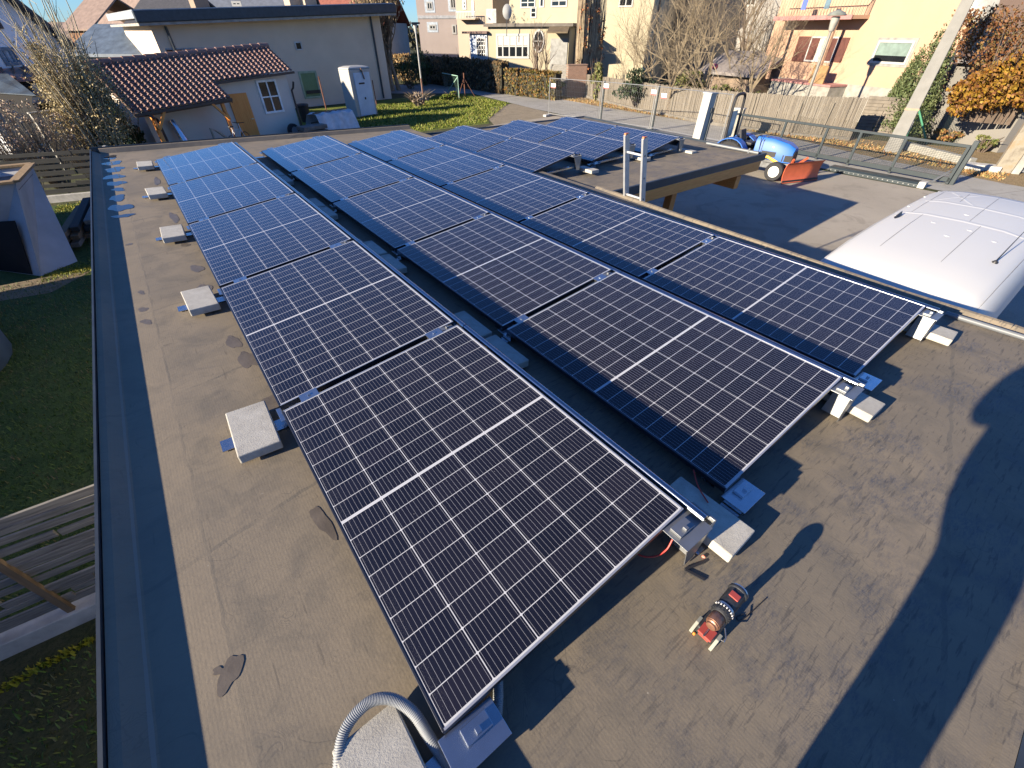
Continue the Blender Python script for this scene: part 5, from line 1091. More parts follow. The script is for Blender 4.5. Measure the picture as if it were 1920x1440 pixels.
lp = at(1489, 245); D = math.hypot(lp.x - CAM.x, lp.y - CAM.y)
t = thing('street_lamp', 'slim grey street lamp with flat disc hood in front of the yellow house', 'street lamp', (lp.x, lp.y, G))
mb = MB(); mb.tube([(0, 0, 0), (0, 0, 2.6), (0, 0, 4.15)], [.085, .075, .065], 10); mb.build('pole', simple('lamp_pole_grey', (0.204, 0.198, 0.174), .6, .2, .2, 6), t, smooth=True)
mb = MB(); mb.lathe([(.09, 4.12), (.12, 4.16), (.165, 4.40), (.19, 4.66), (.14, 4.68)], 14); mb.build('lantern', simple('milky_glass', (0.288, 0.282, 0.252), .35), t, smooth=True)
mb = MB(); mb.lathe([(.40, 4.70), (.41, 4.73), (.30, 4.82), (.12, 4.89), (.03, 4.92)], 20); mb.build('hood', simple('grey_green_hood', (0.189, 0.203, 0.175), .5), t, smooth=True)
lp = at(795, 195); t = thing('street_lamp', 'thin pale street lamp with square head beside the long building', 'street lamp', (lp.x, lp.y, G)); mb = MB(); mb.tube([(0, 0, 0), (0, 0, 4.1)], [.07, .05], 8); mb.build('pole', GALV, t); mb = MB(); mb.lathe([(.06, 4.05), (.13, 4.5), (.11, 4.52)], 10); mb.build('lantern', WFRAME, t); mb = MB(); mb.box((0, 0, 4.6), (.62, .36, .1)); mb.build('hood', TRIM, t, bevel=.02)
pp = at(1670, 284); t = thing('concrete_pole', 'tall tapered square concrete utility pole in front of the yellow house', 'pole', (pp.x, pp.y, G), R_(12))
mb = MB(); mb.loft([[Vector((a * w, b * w, z)) for a, b in ((-1, -1), (1, -1), (1, 1), (-1, 1))] for z, w in ((0, .27), (1.6, .235), (9.5, .12))]); po = mb.build('shaft', simple('pale_concrete', (0.187, 0.184, 0.171), .85, 0, .1, 3, .2), t, bevel=.02)
mb = MB(); mb.box((0, -.262, .95), (.3, .02, .5)); mb.build('plate', ALU_MATT, po); mb = MB(); mb.box((0, 0, 1.62), (.49, .49, .08)); mb.build('band', simple('rusty_band', (.34, .22, .15), .8), po)
# chain link corner with green posts
ga = at(1697, 262); gb2 = at(1738, 270); gtop = at(1722, 203, -1.25); gc = at(1790, 262)
t = thing('chain_link_fence', 'green chain link fence corner with braced post right of the concrete pole', 'fence', (ga.x, ga.y, G))
GRN = simple('green_post_paint', (.05, .20, .115), .5, .1, .1)
T_ = (gtop.x - ga.x, gtop.y - ga.y, 1.35)
for e in ((0, 0, 0), (gb2.x - ga.x, gb2.y - ga.y, 0)):
    mb = MB(); mb.tube([e, T_], .04, 8); mb.build('post', GRN, t)
mb = MB(); far_ = Vector((T_[0] + 1.2, T_[1] - 1.9, 0)); a_ = Vector((T_[0], T_[1], 0)); L_ = (far_ - a_).length; dx = (far_ - a_) / L_
for k in range(-9, 23):
    for s_ in (1, -1):
        x0 = k * .11; pts2 = []
        for z in (0.05, 1.3):
            x = x0 + s_ * (z - .05); pts2.append((x, z))
        (xa, za), (xb, zb) = pts2
        if xb == xa: continue
        def clip(x): return za + (x - xa) * (zb - za) / (xb - xa)
        lo, hi = max(0, min(xa, xb)), min(L_, max(xa, xb))
        if hi - lo > .02: mb.tube([a_ + dx * lo + Vector((0, 0, clip(lo))), a_ + dx * hi + Vector((0, 0, clip(hi)))], .0045, 3, cap=False)
mb.build('wire_mesh', simple('dark_green_wire', (.03, .05, .04), .6), t, fixn=False)
# white kerb wall, gate pillar, shutter door at the right edge
A, B = at(1680, 277), at(1812, 312); t = thing('kerb_wall', 'low white kerb wall behind the sliding gate', 'kerb', (A.x, A.y, G), math.atan2(B.y - A.y, B.x - A.x)); L = math.hypot(B.x - A.x, B.y - A.y)
mb = MB(); mb.box((L / 2, .15, .14), (L, .3, .28)); mb.build('wall', simple('white_kerb', (0.264, 0.258, 0.228), .9, 0, .15, 4), t, bevel=.02)
A = at(1862, 322); t = thing('gate_pillar', 'stained plaster gate pillar with white edge beside the roller door', 'pillar', (A.x, A.y, G), R_(-70))
def mat_stain():
    s = NT('stained_plaster'); f = s.noise(1.6, 6, rough=.65); s.set('Base Color', s.ramp(f, [(.35, (.25, .165, .085)), (.5, (.24, .215, .17)), (.62, (.14, .12, .09))])); s.set('Roughness', .95); return s.m
mb = MB(); mb.box((.25, .12, .85), (.50, .24, 1.7)); mb.build('shaft', mat_stain(), t, bevel=.01); mb = MB(); mb.box((.62, .10, .85), (.22, .3, 1.7)); mb.build('white_edge', simple('white_plaster', (0.276, 0.270, 0.246), .9), t, bevel=.01); mb = MB(); mb.box((-.45, .1, .1), (1.2, .5, .2)); mb.build('base_block', CONC, t, bevel=.02)
t = thing('roller_door', 'grey ribbed roller door in its dark frame at the right picture edge', 'door', at(1885, 322), R_(-70))
mb = MB()
for k in range(16): mb.box((1.2, .05, .10 + k * .105), (2.4, .05, .095))
mb.build('slats', simple('grey_shutter_slat', (.16, .18, .185), .5, .3), t, bevel=.01); mb = MB(); mb.box((-.04, .03, .9), (.10, .14, 1.8)); mb.build('frame', TRIM, t); mb = MB(); mb.bar((0, -.03, .1), (2.4, -.03, .1), .05, .1); mb.build('bottom_rail', GALV, t)
A, B = at(1800, 268), at(1915, 262); t = thing('white_wall', 'white garden wall in leaf shadow below the orange vine', 'wall', (A.x + .5, A.y - .3, G), math.atan2(B.y - A.y - 1.0, B.x - A.x)); mb = MB(); mb.box((2.2, .1, .85), (4.4, .2, 1.7)); mb.build('wall', simple('white_garden_wall', (0.285, 0.279, 0.267), .9, 0, .1, 3), t)

# ------------------------------------------------------------------ pale yellow house and houses behind
PALEY = render_mat('pale_yellow_render', (0.359, 0.318, 0.222), .05); REDROOF = simple('red_tile_roof', (.22, .075, .05), .85, 0, .25, 3, .4, 12); GREYROOF = simple('blue_grey_roof', (.12, .135, .165), .7, 0, .2, 3)
ph_ = House('pale_yellow_house', 'pale yellow house with white windows and flat roofed annex behind the orange hedge', atd(955, 60, 54), atd(1237, 60, 50), 'house')
L = ph_.L; ph_.box('wall', 0, L, 0, 10, 0, 8.5, PALEY); ph_.gable(0, L, 0, 10, 8.5, 3, REDROOF, 'x', .6)
for w in ((976, -6, 1004, 15, 2, 2), (1034, -10, 1063, 13, 2, 2), (1162, -8, 1186, 13, 2, 1), (995, 13, 1006, 34, 1, 2), (1012, -8, 1020, 14, 1, 1)): ph_.win(*w[:4], WFRAME, GLASS, .11, w[4], w[5])
mb = MB(); x_, z_ = ph_.uz(1235, 20); mb.tube([(x_, -.08, .1), (x_, -.08, 8.2)], .07, 8); mb.build('downpipe', GUT, ph_.t)
ax = House('house_annex', 'pale yellow annex with wide white window, oval window and dark roof edge', atd(915, 60, 49), atd(1068, 60, 47.5), 'annex')
L = ax.L; zt = ax.uz(970, 50)[1]; ax.box('wall', 0, L, 0, 4.4, 0, zt, PALEY); ax.box('roof', -.3, L + .3, -.35, 4.5, zt, zt + .22, simple('annex_roof_edge', (0.136, 0.120, 0.104), .8))
ax.win(930, 63, 992, 110, WFRAME, GLASS, .16, 5, 2, blind=(.45, CURT))
x_, z_ = ax.uz(1010, 77); mb = MB(); M_ = Matrix.Translation((x_, -.03, z_)) @ Matrix.Rotation(math.pi / 2, 4, 'X') @ Matrix.Diagonal((.62, 1, 1, 1)); mb.lathe([(.80, 0), (.80, .05), (.66, .06), (.66, .0)], 24, M_, caps=False); ow = mb.build('oval_window', WFRAME, ax.t); mb = MB(); mb.lathe([(.67, .01), (.1, .012)], 24, M_); mb.build('pane', GLASS, ow); mb = MB(); mb.box((x_, -.08, z_), (.05, .03, 1.3)); mb.box((x_, -.078, z_), (.8, .03, .05)); mb.build('glazing_bar', WFRAME, ow)
a_ = ax.uz(1033, 72); b_ = ax.uz(1062, 118); ax.box('garage_door', a_[0], b_[0], -.06, 0, .05, a_[1], simple('white_garage_door', (0.259, 0.259, 0.248), .6))
a_ = ax.uz(1031, 50); b_ = ax.uz(1064, 62); mb = MB(); mb.prism([(a_[0], 0, a_[1]), (b_[0] + .2, 0, a_[1]), (b_[0] + .2, -1.4, b_[1]), (a_[0], -1.4, b_[1])], (0, 0, .1)); mb.build('canopy', simple('brown_canopy', (0.120, 0.090, 0.054), .8), ax.t)
tr_ = ax.box('terrace_rail', -.2, .7, .3, .36, zt + .25, zt + 1.2, simple('grey_lattice', (.40, .38, .36), .7))
sd2 = thing('satellite_dish', 'small white satellite dish on the annex roof of the pale yellow house', 'satellite dish', atd(951, 22, 47.5)); mb = MB(); mb.lathe([(.02, .12), (.3, .07), (.5, 0), (.5, -.02), (.3, .04), (.02, .09)], 20, Matrix.Rotation(math.pi / 2, 4, 'X') @ Matrix.Rotation(-.4, 4, 'Y') @ Matrix.Diagonal((.8, 1, 1, 1))); mb.build('reflector', WFRAME, sd2, smooth=True); mb = MB(); mb.tube([(0, .05, 0), (0, .1, -1.6)], .03, 6); mb.build('mast', TRIM, sd2)
ck = House('conservatory', 'blue white glazed porch left of the pale yellow annex', atd(881, 80, 50), atd(913, 80, 49), 'porch')
L = ck.L; zt = ck.uz(895, 63)[1]; ck.box('wall', 0, L, 0, 3, 0, zt, simple('pale_blue_panel', (.40, .46, .54), .5)); ck.box('roof', -.6, L + .2, -.3, 3, zt, zt + .15, simple('brown_porch_roof', (.12, .08, .07), .8)); ck.win(893, 70, 912, 108, WFRAME, GLASS, .1, 4, 5)
def block(name, label, pa, pb_, D0, D1, depth, hz, m, roofm, rh=2.5, along='x', wins=(), band=None, cat='house'):
    h = House(name, label, atd(pa, 60, D0), atd(pb_, 60, D1), cat); h.box('wall', 0, h.L, 0, depth, 0, hz, m); h.gable(0, h.L, 0, depth, hz, rh, roofm, along, .5)
    for w in wins: h.win(*w[:4], WFRAME, GLASS, .16, w[4], w[5], sur=(.25, bpy.data.materials['pale_blue_surround']) if len(w) > 6 else None)
    if band: a_ = h.uz(pa, band)[1]; h.box('cornice', 0, h.L, -.06, 0, a_ - .15, a_ + .15, simple('pale_cornice', (0.336, 0.352, 0.376), .8))
    return h
simple('pale_blue_surround', (.42, .48, .54), .7)
CREAM = render_mat('cream_render', (0.330, 0.270, 0.209), .05); GPINK = render_mat('grey_pink_render', (0.338, 0.289, 0.270), .06); WHITEW = render_mat('white_far_render', (0.275, 0.264, 0.248)); TAN = render_mat('tan_far_render', (0.220, 0.165, 0.121))
block('grey_pink_house', 'tall grey pink house with pale blue framed windows behind the hedges', 786, 862, 74, 74, 10, 11, GPINK, REDROOF, 3, 'x', ((799, 3, 812, 19, 2, 1, 1), (804, 46, 818, 56, 2, 1, 1), (843, -4, 856, 17, 2, 1, 1), (847, 46, 856, 64, 1, 1)), 32)
h = block('cream_house', 'cream coloured house with small balcony between grey pink and pale yellow houses', 858, 925, 62, 60, 9, 10, CREAM, REDROOF, 3, 'x', ((867, 0, 875, 18, 1, 2), (884, 1, 890, 34, 1, 2)))
a_ = h.uz(864, 36); b_ = h.uz(898, 22); mb = MB(); mb.box(((a_[0] + b_[0]) / 2, -.5, a_[1]), (b_[0] - a_[0], 1.0, .12)); bl_ = mb.build('balcony', CREAM, h.t); mb = MB()
for k in range(13): mb.box((a_[0] + (b_[0] - a_[0]) * k / 12, -.97, (a_[1] + b_[1]) / 2), (.05, .05, b_[1] - a_[1]))
mb.box(((a_[0] + b_[0]) / 2, -.97, b_[1]), (b_[0] - a_[0], .06, .08)); mb.build('railing', WFRAME, bl_)
block('grey_gable_house', 'grey house wall behind the bare garden trees', 1244, 1338, 60, 56, 9, 9, render_mat('mid_grey_render', (0.132, 0.135, 0.144)), GREYROOF, 2.5)
block('white_far_house', 'white house behind bare trees left of the balcony house', 1340, 1448, 62, 55, 9, 9, WHITEW, REDROOF, 2.5, 'x', ((1362, -8, 1376, 14, 2, 1), (1402, -6, 1416, 12, 2, 1)))
gr = block('garden_shed', 'low garden shed with rusty corrugated roof left of the yellow house', 1345, 1446, 42, 39, 4, 1.9, TAN, simple('corrugated_grey_roof', (.19, .17, .16), .8, 0, .3, 2), .9, 'x', cat='shed')
block('long_grey_house', 'blue grey house with long roof behind the flat roofed building', 318, 580, 66, 62, 10, 4.4, render_mat('blue_grey_render', (.30, .34, .42)), GREYROOF, 3.6, 'x', ((433, 2, 454, 12, 2, 1),))
for k, (px, lab) in enumerate(((377, 'tan chimney block behind the flat roof, left of the skylight'), (552, 'left one of two bright cream chimneys behind the flat roof'), (580, 'right one of two bright cream chimneys behind the flat roof'))):
    c = atd(px, 16, 47); t = thing('chimney', lab, 'chimney', (c.x, c.y, G + 4.3), R_(15)); mb = MB(); mb.box((0, 0, .9), (1.0, .8, 2.4)); mb.build('stack', (TAN, CREAM, CREAM)[k], t); mb = MB(); mb.box((0, 0, 2.14), (1.14, .94, .1)); mb.build('cap', CONC, t)
block('dark_roof_house', 'house with dark pitched roof left behind the flat roofed building', 226, 330, 58, 54, 8, 3.9, render_mat('grey_brown_render', (.2, .19, .18)), DARKROOF, 2.4)
block('low_tile_building', 'low building with blue grey roof and arched doorway behind the bare bush', 118, 262, 50, 45, 6, 3.1, render_mat('dull_grey_render', (.24, .23, .22)), simple('slate_blue_roof', (.07, .095, .13), .6, 0, .3, 2), 1.4)
block('orange_house', 'far house with orange brown wall and brown roof above the bare bush', 128, 176, 84, 80, 8, 4.6, render_mat('orange_brown_render', (0.154, 0.077, 0.038)), simple('dusty_brown_roof', (.20, .145, .12), .9, 0, .2, 2), 2.5)
block('brown_roof_house', 'far house with wide dusty brown roof right of the orange house', 172, 240, 96, 88, 10, 3.2, GPINK, bpy.data.materials['dusty_brown_roof'], 5.5)
block('grey_far_house', 'far grey house with flat red brown roof edge left of the orange house', 66, 126, 92, 90, 8, 3.4, WHITEW, bpy.data.materials['dusty_brown_roof'], 1.6)
block('far_white_house', 'white house with red roof far behind the two cream chimneys', 590, 720, 90, 85, 10, 5.0, WHITEW, REDROOF, 4)
block('far_pink_house', 'far pale house behind the pale yellow house on the right', 1455, 1640, 85, 75, 10, 6.0, WHITEW, REDROOF, 4)
TREEL = mat_leaf('far_tree_mass', [(.045, .05, .03), (.075, .07, .04), (.10, .085, .05)])
g = random.Random(80); mb = MB()
for k in range(150):
    a = R_(-35 + 150 * k / 150 + g.gauss(0, .4)); D = g.uniform(150, 210); c = (CAM.x + D * math.sin(a), CAM.y + D * math.cos(a), G + 2.2); leaf_quads(mb, c, (6, 6, g.uniform(2.5, 4.5)), 110, .9, g)
tag(mb.build('far_trees', TREEL, fixn=False), 'far belt of bare trees closing the horizon behind the houses', 'trees', kind='stuff')

# ------------------------------------------------------------------ trees and shrubs
def gpt(px, py, z=G): p = at(px, py, z); return (p.x, p.y, G)
OLIVE = mat_leaf('olive_twig_leaf', [(.30, .24, .11), (.38, .30, .16), (.24, .21, .08), (.44, .35, .21)]); PINKT = mat_leaf('seed_head', [(.30, .20, .15), (.36, .28, .20), (.24, .17, .12), (.42, .36, .28)])
t = shrub('bare_bush', 'big olive brown bush with tall pale stems left of the tiled shed', (-1.2, 22.9, G), (1.35, 1.2, 2.1), 17000, .036, OLIVE, 81, 90, zc=2.25, smat=TWIG)
g = random.Random(82); mb = MB()
for k in range(46):
    a = g.uniform(0, 6.28); r0 = g.uniform(.1, .7); b = Vector((math.cos(a) * r0 * .6, math.sin(a) * r0 * .6, 0)); h = g.uniform(3.6, 6.2); ln = Vector((math.cos(a), math.sin(a), 0)) * g.uniform(.1, .9); mb.tube([b, b + ln * .35 + Vector((0, 0, h * .45)), b + ln * .8 + Vector((g.gauss(0, .1), g.gauss(0, .1), h * .8)), b + ln + Vector((g.gauss(0, .15), 0, h))], [.035, .026, .014, .005], 5, cap=False)
    for _ in range(4):
        q = b + ln * .6 + Vector((0, 0, h * g.uniform(.4, .8))); mb.tube([q, q + Vector((g.gauss(0, .35), g.gauss(0, .35), g.uniform(.3, .8)))], [.010, .004], 3, cap=False)
mb.build('pale_stems', simple('pale_stem_bark', (.36, .31, .20), .8, 0, .2, 6), t, fixn=False)
for k, (px, py, n, lab) in enumerate(((20, 296, 46, 'pink brown seed head shrub at the left edge behind the slatted fence'), (78, 288, 46, 'middle seed head shrub in front of the long pale plank fence'), (150, 276, 34, 'right seed head shrub with thin dark stems before the short plank fence'))):
    b = atd(px, py, 22.6 + .3 * k); t = thing('seed_head_shrub', lab, 'shrub', (b.x, b.y, G), 0, 'seed head shrubs behind the slatted fence'); ms = MB(); ml = MB(); g = random.Random(90 + k)
    for _ in range(n * 3):
        a = g.uniform(0, 6.28); r0 = g.uniform(.05, 1.0); e = Vector((math.cos(a) * r0 * 1.1, math.sin(a) * r0 * .8, g.uniform(1.0, 2.6 - .5 * (k == 2)))); ms.tube([Vector((math.cos(a) * .25 * r0, math.sin(a) * .25 * r0, 0)), e * .55 + Vector((0, 0, .1)), e], [.011, .008, .004], 3, cap=False)
        if g.random() < .85: leaf_quads(ml, e, (.10, .10, .10), 10, .035, g)
    ms.build('stems', TWIG, t, fixn=False); ml.build('seed_heads', PINKT, t, fixn=False)
shrub('dark_shrub', 'dark evergreen shrub with bare twigs under the left end of the shed roof', (-.45, 25.0, G), (.7, 1.3, 1.15), 2600, .07, HLEAF, 95, 40, smat=TWIG)
# pollarded trees by the long building
bare_tree('bare_tree', 'dense bare tree with many pale upright branches right of the long building', (19.4, 43.5, G), 8.0, 2, 101, simple('tan_bark', (.30, .23, .15), .9, 0, .3, 6), TWIG, .22, .45, 5, up=.5, nb=(4, 6), first=.3, leaves=mat_leaf('dry_tan_leaf', [(.34, .24, .13), (.42, .31, .18), (.26, .19, .10)]), lsize=.10, ln=2)
tk = thing('old_tree', 'thick ivy clad tree trunk with vertical shoots before the pale yellow house', 'tree', gpt(1091, 175)); g = random.Random(103); mt = MB(); ms = MB()
for k, (dx, r_, dd_) in enumerate(((-.75, .42, 0), (.05, .50, .3), (.75, .40, 0))): mt.tube([(dx * .6, dd_, 0), (dx * .8, dd_, 2.5), (dx, dd_, 5), (dx * 1.3, dd_, 10)], [r_, r_ * .9, r_ * .8, r_ * .5], 10, cap=False)
mt.build('trunk', simple('grooved_bark', (.13, .10, .07), .95, 0, .5, 3, 1.0, 9), tk, fixn=False)
for k in range(150):
    x = g.uniform(-1.3, 1.4); ms.tube([(x, -.45 + g.gauss(0, .12), g.uniform(0, 1.5)), (x + g.gauss(0, .1), -.5 + g.gauss(0, .1), 3.2), (x * 1.05 + g.gauss(0, .2), -.4, g.uniform(5, 8.5))], [.035, .028, .008], 4, cap=False)
ms.build('shoots', simple('tan_shoot', (.38, .30, .19), .85, 0, .35, 4), tk, fixn=False)
ml = MB()
for k in range(60): leaf_quads(ml, (g.uniform(-1.4, 1.5), g.uniform(-.8, -.2), g.choice((g.uniform(.1, 2.4), g.uniform(.1, 5.5)))), (.28, .2, .3), 26, .075, g)
ml.build('leaves', mat_leaf('rust_ivy_leaf', [(.28, .075, .03), (.36, .13, .05), (.16, .07, .03), (.22, .15, .06)]), tk, fixn=False)
for k, (px, py, h, lab) in enumerate(((1000, 150, 4.0, 'left bare espalier tree in front of the annex window'), (1006, 148, 3.8, 'bare forked tree beside the oval window of the annex'), (1026, 150, 3.9, 'bare forked tree in front of the white garage door of the annex'))):
    p = atd(px, 125, 44.5); bare_tree('small_bare_tree', lab, (p.x, p.y, G), h + .8, 1, 110 + k, DTWIG, DTWIG, .10, .5, 1, up=.4, first=.42, group='bare trees before the annex')
gd = [((1190, 150, 36), 5.6, 3, 120, 'bare garden tree left behind the reed screen', DTWIG, .09), ((1262, 170, 33), 6.2, 3, 121, 'wide bare apple tree with lichen grey limbs behind the reed screen', BARK, .15), ((1330, 180, 32.5), 5.6, 3, 122, 'bare apple tree with slanting limbs behind the third reed screen', BARK, .12), ((1405, 190, 34), 5.0, 3, 123, 'bare fruit tree at the terrace of the yellow house', BARK, .10), ((1305, 150, 40), 6.5, 3, 124, 'pale tangled bare tree in front of the grey house wall', TWIG, .12), ((1368, 150, 41), 6.0, 3, 125, 'pale bare tree in front of the low garden shed', TWIG, .11), ((1228, 150, 41), 5.5, 3, 126, 'tangled bare tree in front of the pale yellow house corner', TWIG, .10), ((1402, 60, 52), 8.5, 2, 127, 'dark bare tree before the white far house', DTWIG, .2)]
for (px, py, D), h, lv, sd_, lab, m, r_ in gd:
    p = atd(px, py, D); bare_tree('bare_tree', lab, (p.x, p.y, G), h, lv, sd_, m, TWIG if sd_ != 127 else DTWIG, r_, .8, 1, up=.25, nb=(4, 6), first=.30)
g = random.Random(140)
DKG = mat_leaf('dark_conifer', [(.018, .035, .02), (.03, .05, .028), (.05, .065, .03)]); MIXG = mat_leaf('mixed_garden_leaf', [(.09, .12, .03), (.14, .14, .05), (.20, .17, .07), (.06, .08, .02)])
for k, (px, py, D, rad, n, leaf, lab) in enumerate(((1205, 130, 35.5, (3.0, 1.2, 1.15), 2600, DKG, 'dark clipped evergreen mass behind the reed screen'), (1122, 110, 40, (.9, .8, 1.5), 900, MIXG, 'yellow green shrub right of the ivy clad trunk'), (1290, 140, 37, (2.2, 1.2, 1.1), 1500, MIXG, 'mixed brown green shrub under the wide apple tree'), (1385, 150, 35, (2.6, 1.3, .9), 1800, MIXG, 'low mixed shrubs behind the reed screen left of the terrace'), (1345, 165, 32.5, (1.5, .8, .7), 900, MIXG, 'low green shrub just behind the third reed screen'),
        (790, 70, 52, (2.6, 1.4, 1.5), 2000, MIXG, 'yellow green shrub behind the shaded hedge'), (830, 85, 50, (2.2, 1.4, 1.5), 1800, BRN, 'rounded brown shrub behind the shaded hedge'), (760, 95, 49, (2.4, 1.4, 1.4), 1800, IVY, 'dark green shrub beside the bare pale tree'), (866, 85, 50, (1.6, 1.2, 1.6), 1400, BRN, 'dark brown hedge block left of the glazed porch'),
        (218, 92, 42, (2.6, .8, 1.55), 1800, IVY, 'low green hedge behind the bare bush left of the long building'), (120, 75, 34, (1.2, 1.0, 1.2), 1000, MIXG, 'yellow green shrub beside the white gabled house'))):
    c = atd(px, py, D); shrub('garden_shrub', lab, (c.x, c.y, G), rad, n, .09, leaf, 150 + k, 10, zc=rad[2])
for k, (px, py, D, h, lab) in enumerate(((1692, 150, 32.6, 2.3, 'green conifer left of the concrete pole'), (1716, 120, 32.4, 3.4, 'second green conifer, partly hidden by the concrete pole'), (1745, 100, 32.0, 4.2, 'tall green conifer right of the concrete pole'), (1772, 100, 31.6, 4.3, 'bushy green conifer next to the orange vine'))):
    b = atd(px, py, D); t = thing('conifer', lab, 'conifer', (b.x, b.y, G), 0, 'conifers before the yellow house'); ml = MB(); g = random.Random(170 + k)
    for _ in range(420):
        z = h * (1 - g.random() ** .55) * .97 + .3; r_ = (h * 1.02 - z) * .20 + .06; a = g.uniform(0, 6.28); rr = r_ * g.uniform(.45, 1.05); leaf_quads(ml, (math.cos(a) * rr * g.uniform(.7, 1.15), math.sin(a) * rr, z), (.16, .16, .24), 14, .05, g)
    ml.build('crown', mat_leaf('conifer_needles_%d' % k, [(.06, .085, .032), (.095, .125, .05), (.14, .16, .07), (.045, .06, .026)]), t, fixn=False); mb = MB(); mb.tube([(0, 0, 0), (0, 0, h * .9)], [.09, .02], 6); mb.build('trunk', BARK, t)
vine = thing('orange_vine', 'dense orange and yellow autumn vine hanging over the white garden wall', 'vine', atd(1850, 210, 29.5) * 1.0, 0)
vb = Vector(vine.location); ml = MB(); ms = MB(); g = random.Random(180)
ORL = mat_leaf('orange_vine_leaf', [(.20, .085, .015), (.24, .145, .015), (.14, .055, .018), (.10, .042, .02), (.27, .175, .02), (.13, .065, .025)])
for _ in range(520):
    px = g.uniform(1786, 1990); top = 158 - (px - 1800) * .5 if px < 1900 else 105; bot = 205 - 8 * math.sin(px * .09) - (8 if px > 1860 else 0); py = g.uniform(max(28, top), bot); D = 28.8 + g.uniform(-.5, .9) + (205 - py) * .006
    c = atd(px, py, D) - vb; leaf_quads(ml, c, (.26, .26, .22), 15, .085, g)
ml.build('foliage', ORL, vine, fixn=False)
ml = MB()
for _ in range(640):
    px = g.uniform(1800, 1990); py = g.uniform(22, 150 - max(0, 1860 - px) * .6); D = 29.8 + g.uniform(-.3, .9)
    c = atd(px, py, D) - vb; leaf_quads(ml, c, (.30, .30, .30), 9, .06, g)
ml.build('withered_foliage', mat_leaf('withered_vine_leaf', [(.13, .055, .025), (.18, .075, .028), (.09, .045, .025), (.20, .105, .035), (.075, .07, .025)]), vine, fixn=False)
for _ in range(60):
    px = g.uniform(1830, 1930); c = atd(px, 175, 29.6) - vb; ms.tube([Vector((c.x, c.y, -.4)), c, c + Vector((g.gauss(0, .3), g.gauss(0, .3), g.uniform(.8, 2.4)))], [.03, .02, .008], 4, cap=False)
ms.build('stems', DTWIG, vine, fixn=False)
for k, (px, py, z, rad, n, leaf, lab) in enumerate(((1640, 243, -2.6, (1.6, .4, .25), 700, mat_leaf('yellow_ground_leaf', [(.26, .20, .04), (.20, .13, .04), (.30, .24, .06), (.12, .12, .03)]), 'yellow brown creeping plant at the foot of the stone look fence'), (1775, 268, -2.6, (1.1, .8, .35), 900, mat_leaf('rust_ground_leaf', [(.28, .13, .05), (.22, .12, .06), (.30, .20, .07), (.12, .12, .03)]), 'rust brown plants behind the white kerb wall'), (1838, 285, -2.6, (.8, .7, .35), 500, MIXG, 'green brown weeds between kerb wall and gate pillar'))):
    p = at(px, py, z); shrub('ground_plant', lab, (p.x, p.y, G), rad, n, .06, leaf, 190 + k, 14)
st = at(1752, 226); mb = MB()
for k in range(9): mb.tube([(st.x + .16 * k, st.y - .1 * k, G), (st.x + .16 * k + random.Random(k).uniform(-.1, .1), st.y - .1 * k, G + random.Random(k + 5).uniform(1.2, 2.1))], .05, 6)
tag(mb.build('stake_row', simple('pale_split_stake', (0.216, 0.168, 0.120), .9), loc=(st.x, st.y, G)), 'row of pale split wooden stakes behind the chain link fence', 'stakes')
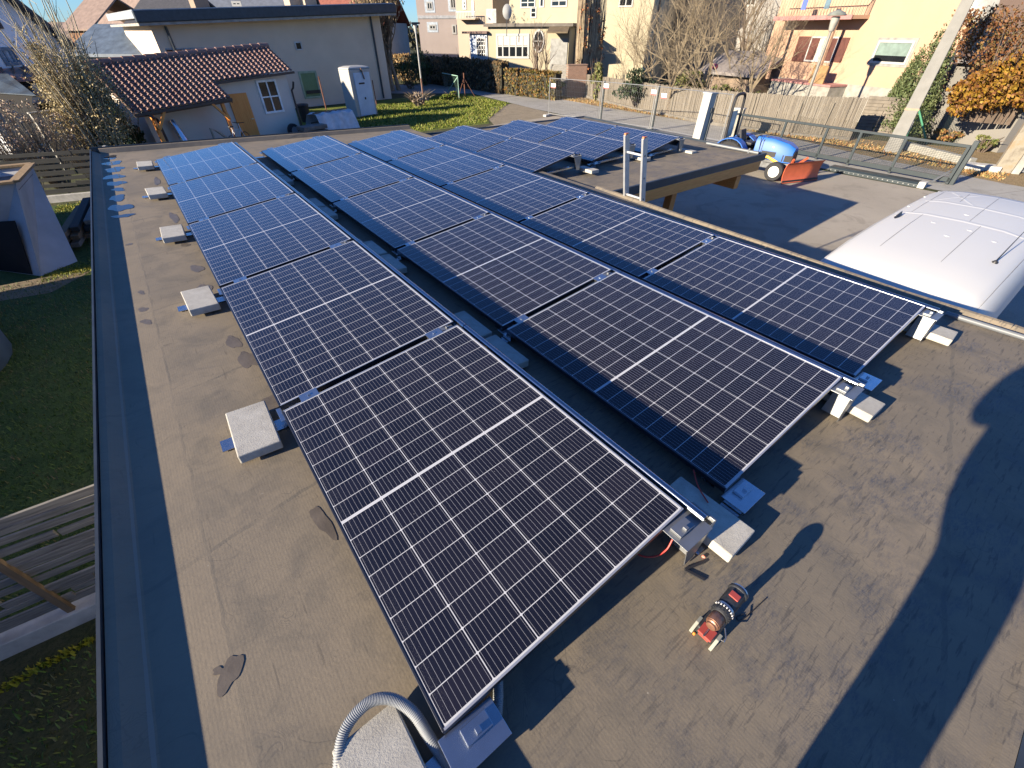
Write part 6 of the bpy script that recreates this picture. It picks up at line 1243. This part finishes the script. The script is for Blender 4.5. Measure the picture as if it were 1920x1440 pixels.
# green gate frame, rusty poles on the lawn
a_ = at(833, 180); b_ = at(861, 184); t = thing('green_gate', 'pale green braced wire gate frame at the lawn corner', 'gate', (a_.x, a_.y, G), math.atan2(b_.y - a_.y, b_.x - a_.x)); L = math.hypot(b_.x - a_.x, b_.y - a_.y); PG = simple('pale_green_paint', (.26, .42, .34), .6)
mb = MB(); mb.tube([(L, 0, 0), (L, 0, 1.45), (0, 0, 1.55)], .035, 6); mb.tube([(L, 0, 1.4), (L * .1, 0, .1)], .03, 6); mb.build('frame', PG, t); mb = MB()
for k in range(22): mb.tube([(L * k / 22, 0, .1), (L * k / 22, 0, 1.45)], .004, 3, cap=False)
for k in range(12): mb.tube([(0, 0, .15 + .11 * k), (L, 0, .15 + .11 * k)], .004, 3, cap=False)
mb.build('wire_mesh', simple('green_gate_wire', (.08, .15, .12), .6), t, fixn=False)
RUST = simple('rusty_pole', (.16, .07, .045), .9)
for px, py, h, lab in ((872, 182, 1.6, 'rusty braced post right of the green gate frame'), (795, 197, 1.6, 'rusty post among weeds on the lawn edge'), (706, 197, 1.5, 'thin rusty post in front of the long building'), (612, 206, 1.9, 'dark rusty stake left of the white cabin')):
    p = at(px, py); t = thing('rusty_post', lab, 'post', (p.x, p.y, G), 0, 'rusty posts along the lawn'); mb = MB(); mb.tube([(0, 0, 0), (0, 0, h)], .04, 6); mb.build('shaft', RUST, t)
    if px == 872: mb = MB(); mb.tube([(0, 0, h * .8), (.75, -.35, 0)], .025, 5); mb.tube([(0, 0, h * .8), (-.8, -.2, 0)], .025, 5); mb.build('brace', RUST, t)
p = at(835, 186); shrub('weed_clump', 'bright green weed clump on the lawn beside the green gate', (p.x, p.y - .6, G), (1.1, .5, .3), 600, .07, GR1, 201, 8)
p = at(785, 200); shrub('weed_clump', 'pale dry weeds around the rusty post on the lawn edge', (p.x, p.y, G), (1.8, .5, .5), 700, .06, PINKT, 202, 60, smat=TWIG)
q = atd(1341, 125, 35.5); t = thing('garden_lantern', 'round pink lantern on a thin pole in the garden behind the reed screen', 'lantern', (q.x, q.y, G)); mb = MB(); mb.lathe([(.02, -.17), (.13, -.12), (.18, 0), (.13, .12), (.02, .17)], 14, Matrix.Translation((0, 0, q.z - G))); mb.build('globe', simple('pink_globe', (.40, .11, .14), .6), t, smooth=True); mb = MB(); mb.tube([(0, 0, 0), (0, 0, q.z - G - .15)], .015, 5); mb.build('pole', GALV, t)
p = at(1372, 258); t = thing('gate_column', 'short cream gate column seen through the tractor roll bar', 'column', (p.x, p.y, G), R_(-80))
mb = MB(); mb.box((0, 0, .62), (.46, .30, 1.24)); mb.build('shaft', simple('cream_gate_column', (.34, .32, .26), .7), t, bevel=.015); mb = MB(); mb.box((0, 0, 1.26), (.5, .34, .04)); mb.build('cap', CONC, t)
